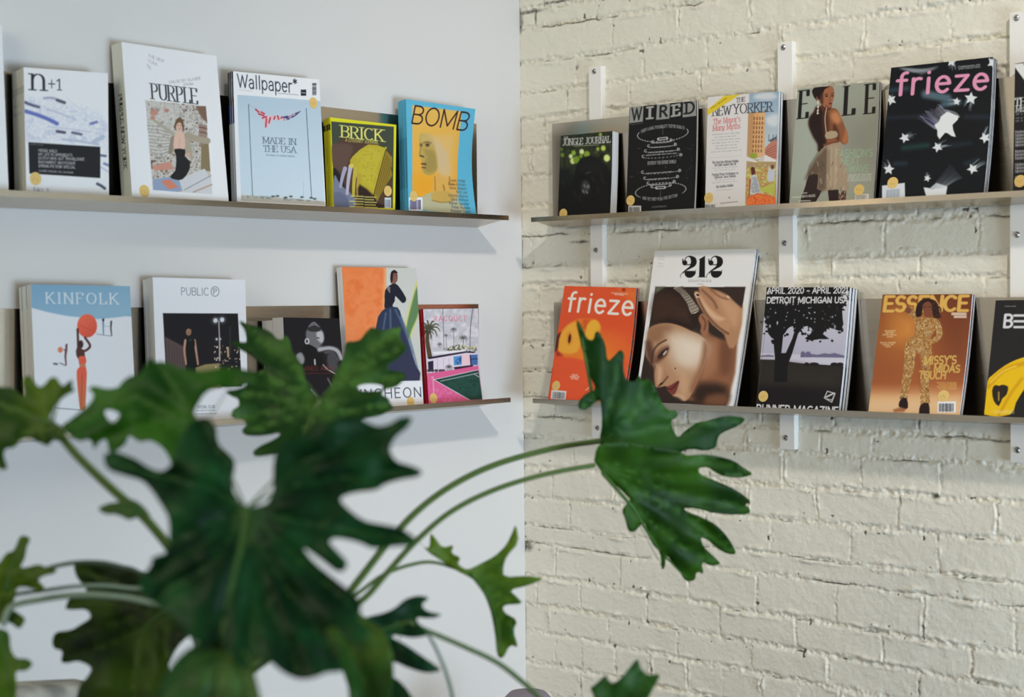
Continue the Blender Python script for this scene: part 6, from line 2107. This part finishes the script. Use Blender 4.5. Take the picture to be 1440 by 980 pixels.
R2 = T_([(85, 548), (95, 492), (112, 472), (200, 468), (300, 486), (380, 500), (405, 516), (425, 515), (470, 512), (520, 520), (570, 535), (600, 556), (637, 580), (600, 592), (540, 590), (505, 575), (480, 555), (446, 558), (450, 580), (500, 600), (560, 625), (602, 652), (628, 676),
         (606, 686), (626, 702), (620, 718), (560, 720), (500, 714), (440, 698), (392, 696), (412, 712), (460, 730), (510, 756), (552, 802), (580, 856), (550, 856), (510, 836), (480, 806), (452, 796), (465, 832), (502, 866), (526, 890), (490, 896), (456, 880),
         (466, 926), (440, 914), (435, 946), (404, 950), (384, 920), (360, 890), (336, 856), (330, 906), (318, 906), (316, 850), (282, 816), (265, 752), (250, 745), (226, 778), (205, 775), (195, 735), (183, 705), (205, 676), (212, 664)], 800, 430, 2.45)
leaf(plant, R2, (836, 654), 2.92, (0.06, 0.05), [[(880, 700), (925, 770), (965, 812)], [(930, 668), (1055, 668)], [(940, 690), (1052, 716)], [(900, 690), (960, 720), (1030, 776)], [(900, 720), (960, 770), (1010, 790)], [(900, 650), (960, 640), (1050, 660)], [(905, 745), (930, 795)]], (12, 50, 5), (60, 106, 22), puff=.013, seed=4)
leaf(plant, T_([(215, 668), (245, 700), (262, 745), (250, 752), (226, 780), (204, 777), (194, 735), (182, 705), (200, 680)], 800, 430, 2.45), (890, 708), 3.0, (0.0, 0.05), [[(884, 735)]], (22, 58, 20), puff=.006, seed=5, rib_r=(.002, .001))

# leaf in the middle of the left shelf
L2 = T_([(528, 497), (508, 480), (470, 440), (447, 380), (436, 322), (402, 270), (378, 240), (370, 190), (346, 152), (330, 180), (300, 176), (265, 136), (200, 110), (140, 95), (102, 76), (105, 95), (130, 130), (145, 185), (125, 195), (78, 186), (60, 196), (76, 216), (120, 240),
         (170, 270), (210, 300), (236, 330), (200, 352), (150, 352), (120, 370), (150, 420), (110, 440), (22, 452), (60, 480), (95, 490), (100, 530), (66, 550), (56, 582), (76, 600), (122, 602), (140, 630), (112, 660), (126, 685), (190, 690), (260, 682), (305, 672), (320, 682), (282, 710),
         (212, 740), (172, 770), (176, 795), (216, 797), (282, 786), (340, 762), (420, 760), (520, 720), (620, 680), (740, 600), (850, 580), (882, 560), (920, 545), (902, 520), (892, 490), (852, 470), (870, 440), (930, 430), (962, 402), (986, 376), (972, 350), (920, 346), (886, 335),
         (890, 310), (940, 280), (976, 242), (990, 215), (962, 190), (946, 150), (960, 112), (930, 115), (890, 126), (850, 130), (802, 110), (770, 140), (742, 180), (702, 190), (690, 186), (662, 195), (656, 250), (640, 310), (612, 340), (592, 400), (576, 450), (560, 480)], 310, 430, 3.77)
leaf(plant, L2, (450, 561), 2.68, (0.0, -0.06), [[(425, 615), (415, 640)], [(412, 515), (345, 458)], [(500, 505), (560, 465)], [(470, 545), (530, 535), (565, 528)], [(400, 560), (340, 555)], [(400, 575), (335, 588)], [(400, 590), (345, 608)], [(480, 580), (545, 570)], [(395, 540), (340, 505)], [(500, 520), (560, 490)]],
     (16, 60, 16), (100, 146, 66), holes=[T_([(728, 425), (790, 412), (855, 420), (852, 446), (800, 452), (745, 450)], 310, 430, 3.77)], puff=.012, seed=6, rib=(0,), rib_r=(.0042, .003))

# far-left leaf with its long stalk
L4 = T_([(-220, 250), (-100, 250), (0, 262), (60, 266), (100, 266), (140, 300), (200, 350), (208, 300), (190, 230), (202, 182), (240, 160), (270, 200), (292, 230), (332, 270), (380, 240), (420, 186), (468, 176), (508, 240), (532, 260), (578, 216), (620, 206), (602, 260), (640, 290), (560, 332), (482, 400),
         (432, 480), (414, 540), (432, 580), (500, 580), (545, 640), (560, 700), (500, 722), (452, 702), (402, 766), (352, 742), (242, 690), (182, 702), (120, 780), (40, 782), (30, 850), (66, 950), (20, 966), (-40, 930), (-80, 800), (-220, 760)], 0, 500, 6)
leaf(plant, L4, (74, 597), 2.22, (-0.03, -0.04), [[(20, 575), (-30, 560)], [(60, 560), (36, 530)], [(76, 560), (76, 532)], [(82, 565), (104, 545)], [(40, 605), (10, 640)], [(60, 605), (60, 622)], [(84, 605), (90, 616)]], (24, 66, 12), (96, 128, 22), puff=.009, seed=7)

# upper half of the big mass: the leaf behind the blurred one
L10 = [(84, 600), (100, 589), (115, 577), (127, 567), (133, 555), (123, 546), (133, 542), (150, 547), (166, 545), (173, 535), (184, 528), (197, 527), (206, 510), (212, 501), (217, 510), (223, 508), (234, 509), (250, 517), (280, 522), (300, 519), (318, 516), (345, 519), (364, 525), (362, 541),
       (350, 540), (335, 545), (307, 544), (289, 551), (272, 577), (274, 592), (303, 594), (305, 623), (323, 639), (331, 650), (324, 684), (340, 712), (320, 730), (280, 720), (246, 690), (242, 652), (231, 631), (212, 618), (195, 622), (181, 610), (177, 624), (164, 633), (153, 637), (150, 616), (138, 622), (132, 633), (128, 617), (108, 621)]
leaf(plant, L10, (290, 640), 2.08, (-0.03, -0.05), [[(270, 580), (222, 512)], [(255, 590), (190, 560), (100, 600)], [(290, 560), (360, 532)], [(230, 590), (135, 620)], [(305, 670), (330, 700)]], (12, 70, 14), (62, 120, 28), puff=.010, seed=8,
     holes=[[(147, 577), (160, 577), (168, 583), (160, 594), (152, 590)]])

# the big blurred leaf nearest the viewer
L1 = [(344, 716), (324, 686), (331, 652), (322, 640), (305, 624), (302, 596), (288, 586), (268, 592), (254, 612), (246, 640), (240, 654), (228, 664), (211, 659), (192, 646), (178, 640), (160, 633), (144, 640), (150, 660), (175, 668), (200, 675), (213, 689), (228, 712), (238, 730), (238, 776), (211, 785), (215, 792), (194, 818),
      (200, 832), (226, 856), (252, 882), (268, 899), (290, 904), (312, 900), (330, 932), (345, 942), (351, 924), (375, 926), (400, 947), (422, 955), (442, 953), (460, 945), (484, 944), (476, 925), (462, 905), (456, 884), (472, 880), (486, 900), (505, 905), (522, 888), (502, 868), (509, 856), (502, 838), (472, 816), (440, 790), (424, 768),
      (445, 782), (478, 808), (492, 793), (468, 768), (462, 761), (472, 755), (503, 761), (526, 772), (554, 767), (580, 767), (587, 759), (564, 742), (534, 737), (510, 732), (483, 710), (477, 699), (498, 692), (530, 689), (541, 680), (565, 673), (588, 670), (595, 662), (578, 655), (557, 650), (546, 632), (556, 613), (574, 600), (581, 586), (565, 586), (545, 598), (528, 600),
      (500, 584), (470, 588), (430, 606), (396, 624), (384, 642), (384, 706)]
leaf(plant, L1, (346, 716), 1.90, (0.0, -0.04), [[(345, 745), (330, 800), (318, 860), (314, 895)], [(300, 690), (150, 648)], [(320, 660), (285, 595)], [(420, 650), (575, 592)], [(420, 680), (590, 662)], [(420, 735), (583, 762)], [(400, 770), (505, 860)], [(385, 800), (480, 940)], [(370, 830), (420, 950)], [(290, 760), (205, 815)], [(300, 790), (215, 840)], [(290, 740), (240, 760)], [(350, 870), (350, 930)]],
     (5, 42, 18), (36, 96, 48), puff=.012, seed=9, rib_r=(.0052, .0035), holes=[[(300, 590), (300, 590.5), (300.5, 590)]] and [])
leaf(plant, [(205, 1010), (226, 960), (244, 930), (264, 912), (290, 898), (314, 892), (334, 900), (350, 925), (362, 960), (372, 1010)], (318, 905), 1.82, (0.0, -0.05), [[(305, 950), (290, 1000)], [(340, 940), (355, 1000)], [(270, 930), (225, 985)]], (34, 80, 34), (92, 128, 66), puff=.010, seed=10)
leaf(plant, [(372, 830), (400, 800), (440, 790), (480, 830), (512, 870), (540, 885), (556, 930), (545, 1010), (494, 1010), (488, 950), (462, 925), (430, 938), (400, 925), (372, 900), (356, 870)], (440, 800), 2.15, (0.0, -0.04), [[(480, 870), (520, 985)], [(450, 860), (460, 915)], [(420, 850), (410, 915)], [(500, 865), (540, 900)]], (40, 88, 30), (104, 134, 54), puff=.012, seed=11,
     holes=[[(446, 866), (456, 868), (462, 878), (452, 884), (444, 876)]])
leaf(plant, [(136, 715), (150, 708), (170, 705), (186, 701), (202, 711), (214, 728), (196, 726), (181, 732), (165, 723), (147, 723)], (205, 715), 2.12, (0, 0), [[(170, 714), (140, 715)]], (66, 96, 50), puff=.004, seed=12, rib_r=(.0015, .0008))

# left edge
L5 = T_([(-120, 360), (-10, 330), (30, 270), (70, 260), (100, 180), (152, 196), (130, 240), (120, 300), (95, 342), (130, 342), (190, 326), (230, 346), (282, 350), (270, 370), (202, 385), (186, 410), (222, 440), (192, 466), (150, 440), (80, 440), (75, 490), (50, 540), (110, 580), (126, 602), (95, 648), (50, 612), (0, 610), (-120, 640)], 0, 700, 3.5)
leaf(plant, L5, (8, 830), 2.32, (-0.02, -0.04), [[(20, 790), (40, 756)], [(40, 805), (76, 799)], [(30, 830), (60, 826)], [(15, 855), (32, 875)]], (30, 70, 20), (90, 118, 22), puff=.007, seed=13)
leaf(plant, T_([(-120, 660), (0, 640), (46, 662), (50, 750), (80, 792), (130, 790), (166, 815), (130, 850), (72, 850), (80, 910), (76, 990), (60, 1040), (-120, 1040)], 0, 700, 3.5), (2, 888), 2.28, (0, -0.03), [[(8, 930), (16, 980)], [(20, 935), (46, 932)]], (30, 78, 22), (86, 122, 24), puff=.007, seed=14)

# low leaf behind, left of the big one
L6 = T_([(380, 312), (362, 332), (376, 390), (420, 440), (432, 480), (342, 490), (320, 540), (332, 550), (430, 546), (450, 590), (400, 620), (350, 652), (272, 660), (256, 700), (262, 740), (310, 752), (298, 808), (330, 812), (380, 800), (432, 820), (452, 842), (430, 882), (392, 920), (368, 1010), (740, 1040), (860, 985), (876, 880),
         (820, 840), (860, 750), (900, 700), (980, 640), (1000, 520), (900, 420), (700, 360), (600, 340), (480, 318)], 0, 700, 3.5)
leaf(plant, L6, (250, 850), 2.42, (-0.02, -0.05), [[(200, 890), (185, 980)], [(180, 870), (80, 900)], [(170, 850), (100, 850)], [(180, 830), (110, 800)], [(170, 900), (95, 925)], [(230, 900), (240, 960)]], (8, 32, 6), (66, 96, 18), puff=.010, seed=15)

# narrow leaf right of centre and the two low ones
L7 = T_([(375, 400), (400, 436), (424, 440), (426, 384), (440, 398), (470, 440), (512, 428), (500, 460), (536, 474), (524, 500), (560, 520), (600, 502), (660, 470), (700, 430), (720, 390), (736, 350), (748, 420), (702, 470), (690, 510), (692, 546), (780, 540), (842, 550), (780, 576), (712, 592), (742, 620), (762, 642), (690, 646), (690, 672), (742, 702), (726, 740), (746, 802),
         (714, 790), (690, 842), (668, 832), (660, 740), (640, 650), (602, 570), (570, 546), (520, 522), (460, 482), (418, 456)], 440, 600, 2.578)
leaf(plant, L7, (661, 806), 2.72, (0.03, 0.02), [[(690, 850), (706, 915)], [(640, 790), (610, 752)], [(700, 785), (724, 742)], [(710, 815), (755, 813)], [(705, 840), (730, 848)], [(705, 860), (722, 880)]], (46, 92, 24), (112, 136, 34), puff=.006, seed=16, rib_r=(.0025, .001))
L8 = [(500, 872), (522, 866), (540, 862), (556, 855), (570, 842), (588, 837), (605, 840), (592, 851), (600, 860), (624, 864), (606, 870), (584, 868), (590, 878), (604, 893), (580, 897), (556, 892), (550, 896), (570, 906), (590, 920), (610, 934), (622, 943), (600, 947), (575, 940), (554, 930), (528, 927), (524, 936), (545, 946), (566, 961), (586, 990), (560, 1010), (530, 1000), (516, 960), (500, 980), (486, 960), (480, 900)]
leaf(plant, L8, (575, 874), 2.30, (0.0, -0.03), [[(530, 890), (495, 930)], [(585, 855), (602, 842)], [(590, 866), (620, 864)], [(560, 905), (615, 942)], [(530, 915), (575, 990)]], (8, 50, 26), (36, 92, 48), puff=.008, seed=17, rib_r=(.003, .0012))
leaf(plant, [(838, 1010), (836, 980), (829, 967), (838, 962), (852, 948), (856, 958), (862, 962), (874, 953), (885, 940), (897, 924), (901, 940), (911, 950), (930, 947), (921, 963), (910, 985), (900, 1010)], (868, 1005), 2.48, (0, 0), [[(885, 970), (897, 930)], [(890, 980), (926, 950)], [(858, 985), (852, 955)]], (34, 82, 30), (70, 108, 40), puff=.006, seed=18, rib_r=(.002, .001))

# stalks
C2 = (300, 1075, 2.30)
V1, V2 = (318, 985, 2.30), (352, 928, 2.31)
petiole(plant, [C2, V1, V2, (420, 890, 2.36), (476, 850, 2.41), (505, 815, 2.46), (552, 755, 2.56), (592, 714, 2.66), (640, 680, 2.76), (700, 652, 2.86), (780, 630, 2.96), (843, 620, 3.02)], (.0065, .0050), label='long arching stalk of the upper right leaf')
petiole(plant, [C2, V1, (360, 930, 2.32), (440, 890, 2.36), (508, 845, 2.44), (542, 808, 2.50), (582, 764, 2.58), (632, 721, 2.68), (692, 690, 2.78), (762, 668, 2.86), (836, 654, 2.92)], (.0055, .0042))
petiole(plant, [C2, V1, (350, 930, 2.35), (440, 880, 2.45), (506, 832, 2.55), (540, 808, 2.6), (578, 794, 2.65), (612, 791, 2.70), (661, 806, 2.72)], (.004, .0026))
petiole(plant, [C2, V1, (370, 880, 2.3), (410, 780, 2.4), (420, 710, 2.45), (418, 640, 2.6), (430, 608, 2.655), (450, 561, 2.67)], (.007, .0056), label='pale green stalk running down the leaf')
petiole(plant, [C2, (300, 980, 2.27), (285, 880, 2.22), (270, 830, 2.2), (245, 780, 2.2), (215, 741, 2.2), (190, 716, 2.2), (150, 681, 2.2), (105, 637, 2.21), (74, 597, 2.22)], (.0075, .0055))
petiole(plant, [C2, (310, 980, 2.15), (330, 880, 1.98), (340, 780, 1.94), (346, 716, 1.905)], (.008, .006))
petiole(plant, [C2, (305, 980, 2.22), (300, 880, 2.12), (290, 760, 2.1), (290, 640, 2.09)], (.006, .005))
petiole(plant, [C2, (290, 960, 2.38), (262, 850, 2.42), (197, 806, 2.40), (171, 797, 2.38), (143, 791, 2.36), (108, 791, 2.34), (74, 797, 2.33), (50, 806, 2.32)], (.004, .0028), M_petiole_dark)
petiole(plant, [C2, (290, 960, 2.36), (262, 870, 2.36), (200, 845, 2.35), (143, 837, 2.34), (100, 837, 2.33), (57, 843, 2.32), (16, 853, 2.30), (4, 880, 2.29)], (.005, .0045), M_petiole_grey)
petiole(plant, [C2, (288, 955, 2.38), (255, 845, 2.38), (171, 826, 2.37), (114, 824, 2.35), (57, 831, 2.34), (8, 838, 2.33)], (.0035, .0028), M_petiole_grey)
petiole(plant, [C2, (290, 970, 2.40), (272, 890, 2.44), (250, 850, 2.425)], (.005, .004), M_petiole_dark)
petiole(plant, [C2, V1, (400, 915, 2.33), (500, 885, 2.31), (575, 874, 2.30)], (.004, .003))
petiole(plant, [(575, 874, 2.30), (594, 884, 2.31), (650, 908, 2.34), (700, 932, 2.37), (740, 963, 2.4), (790, 1004, 2.44), (868, 1005, 2.48)], (.0036, .0040), label='straight stalk reaching down to the right')
petiole(plant, [(596, 885, 2.311), (604, 895, 2.32), (616, 918, 2.32), (628, 948, 2.32), (637, 985, 2.31), (640, 1040, 2.30)], (.0022, .0030), M_petiole_grey)
petiole(plant, [C2, V1, (380, 900, 2.25), (420, 850, 2.17), (440, 800, 2.15)], (.005, .004))
petiole(plant, [C2, (305, 1000, 2.05), (312, 940, 1.88), (318, 905, 1.82)], (.005, .004))
# trunk down into the pot
tr = [np.array(at(*C2)) - np.array(plant.location)]
tr = [(0, 0, 0), (0.015, -.01, .12), (-.01, .01, .25), (0.0, 0.0, .38), tuple(tr[0]), tuple(tr[0] + np.array([0, 0, .05]))]
bm = bmesh.new()
pp = catmull(tr, 8)
tube_bm(bm, pp, [.034 - .010 * i / len(pp) + .004 * (i % 5 == 0) for i in range(len(pp))], 14)
add('trunk', bm_mesh('trunk', bm, mat('plant_trunk', rgb(112, 100, 74), 0.8, bump=(60, .004, .6)), True), plant)

# planter on the floor below the picture
px_, py_ = CROWN[0], CROWN[1]
pl = empty('planter', (px_, py_, 0.0), 'round grey planter holding the split-leaf plant', 'planter')
bm = bmesh.new()
prof = [(0.0, .0), (.15, 0.0), (.16, .02), (.20, .43), (.205, .45), (.19, .45), (.185, .43), (.18, .40), (0.0, .40)]
rings = []
for r, z in prof:
    rings.append([bm.verts.new((r * math.cos(2 * math.pi * k / 36), r * math.sin(2 * math.pi * k / 36), z)) for k in range(36)] if r else [bm.verts.new((0, 0, z))])
for a, b2 in zip(rings[:-1], rings[1:]):
    for k in range(36):
        q = [a[k % len(a)], a[(k + 1) % len(a)], b2[(k + 1) % len(b2)], b2[k % len(b2)]]
        u = []
        for v in q:
            if v not in u:
                u.append(v)
        bm.faces.new(u)
add('pot', bm_mesh('pot', bm, mat('planter_glaze', rgb(150, 148, 144), 0.5), True), pl)
bm = bmesh.new()
bmesh.ops.create_circle(bm, cap_ends=True, segments=36, radius=.183)
bmesh.ops.translate(bm, verts=bm.verts, vec=(0, 0, .418))
so = add('soil', bm_mesh('soil', bm, mat('soil', rgb(60, 46, 36), 0.95, bump=(90, .01, 1))), pl)

# ------------------------------------------------------------------ what just shows at the bottom edge
# upholstered armchair in the lower left corner
M_cloth = mat('mottled_grey_upholstery', rough=0.9, bump=(300, .001, .4))
nt = M_cloth.node_tree
tc = nt.nodes.new('ShaderNodeTexCoord')
nz = nt.nodes.new('ShaderNodeTexNoise')
nz.inputs['Scale'].default_value = 14
rp = nt.nodes.new('ShaderNodeValToRGB')
rp.color_ramp.elements[0].position = .35
rp.color_ramp.elements[0].color = rgb(128, 128, 122)
rp.color_ramp.elements[1].position = .62
rp.color_ramp.elements[1].color = rgb(186, 184, 172)
nt.links.new(tc.outputs['Object'], nz.inputs['Vector'])
nt.links.new(nz.outputs['Fac'], rp.inputs['Fac'])
nt.links.new(rp.outputs['Color'], nt.nodes['Principled BSDF'].inputs['Base Color'])
M_wood = mat('chair_leg_wood', rgb(110, 78, 52), 0.5)
top = at(20, 946, 3.05)
cx, cy, ct = top[0] - 0.18, top[1], top[2]
ch = empty('armchair', (cx, cy, 0), 'grey mottled armchair back just showing in the bottom left corner', 'armchair')


def cushion(name, lo_, hi_, r, m, parent, drop=0.0):
    bm = bmesh.new()
    box_bm(bm, lo_, hi_)
    bmesh.ops.subdivide_edges(bm, edges=bm.edges, cuts=3, use_grid_fill=True)
    if drop:
        for v in bm.verts:
            if v.co.z > hi_[2] - .02:
                v.co.z -= drop * max(0.0, (v.co.x - (lo_[0] + hi_[0]) / 2) / (hi_[0] - lo_[0]) * 2)
    o = add(name, bm_mesh(name, bm, m, True), parent)
    b_ = o.modifiers.new('round', 'BEVEL')
    b_.width = r
    b_.segments = 3
    b_.limit_method = 'ANGLE'
    return o


cushion('backrest', (-.36, -.06, .30), (.36, .06, ct + .004), .03, M_cloth, ch, .05)
cushion('seat', (-.30, -.62, .30), (.30, -.07, .46), .04, M_cloth, ch)
for sx in (-1, 1):
    cushion('armrest', (sx * .345 - .04, -.62, .26), (sx * .345 + .04, -.07, min(.62, ct - .1)), .03, M_cloth, ch)
    for yy in (-.56, -.02):
        bm = bmesh.new()
        tube_bm(bm, [(sx * .30, yy, .31), (sx * .32, yy, .0)], [.022, .014], 12)
        add('leg', bm_mesh('leg', bm, M_wood, True), ch)

# rounded stool by the corner
M_mauve = mat('mauve_grey_stool_cover', rgb(132, 124, 134), 0.8, bump=(200, .001, .3))
st = at(742, 970, 4.02)
so = empty('round_stool', (st[0], st[1], 0), 'mauve grey rounded stool top just showing at the bottom edge below the corner', 'stool')
h_ = st[2]
bm = bmesh.new()
prof = [(0.0, h_ - .10), (.05, h_ - .10), (.062, h_ - .085), (.066, h_ - .05), (.060, h_ - .022), (.044, h_ - .006), (.02, h_ - .001), (0.0, h_)]
rings = [[bm.verts.new((r * math.cos(2 * math.pi * k / 32), r * math.sin(2 * math.pi * k / 32), z)) for k in range(32)] if r else [bm.verts.new((0, 0, z))] for r, z in prof]
for a, b2 in zip(rings[:-1], rings[1:]):
    for k in range(32):
        u = []
        for v in (a[k % len(a)], a[(k + 1) % len(a)], b2[(k + 1) % len(b2)], b2[k % len(b2)]):
            if v not in u:
                u.append(v)
        bm.faces.new(u)
add('seat', bm_mesh('seat', bm, M_mauve, True), so)
for k in range(3):
    a = 2 * math.pi * k / 3 + .4
    bm = bmesh.new()
    tube_bm(bm, [(.04 * math.cos(a), .04 * math.sin(a), h_ - .09), (.13 * math.cos(a), .13 * math.sin(a), 0)], [.014, .010], 12)
    add('leg', bm_mesh('leg', bm, M_wood, True), so)
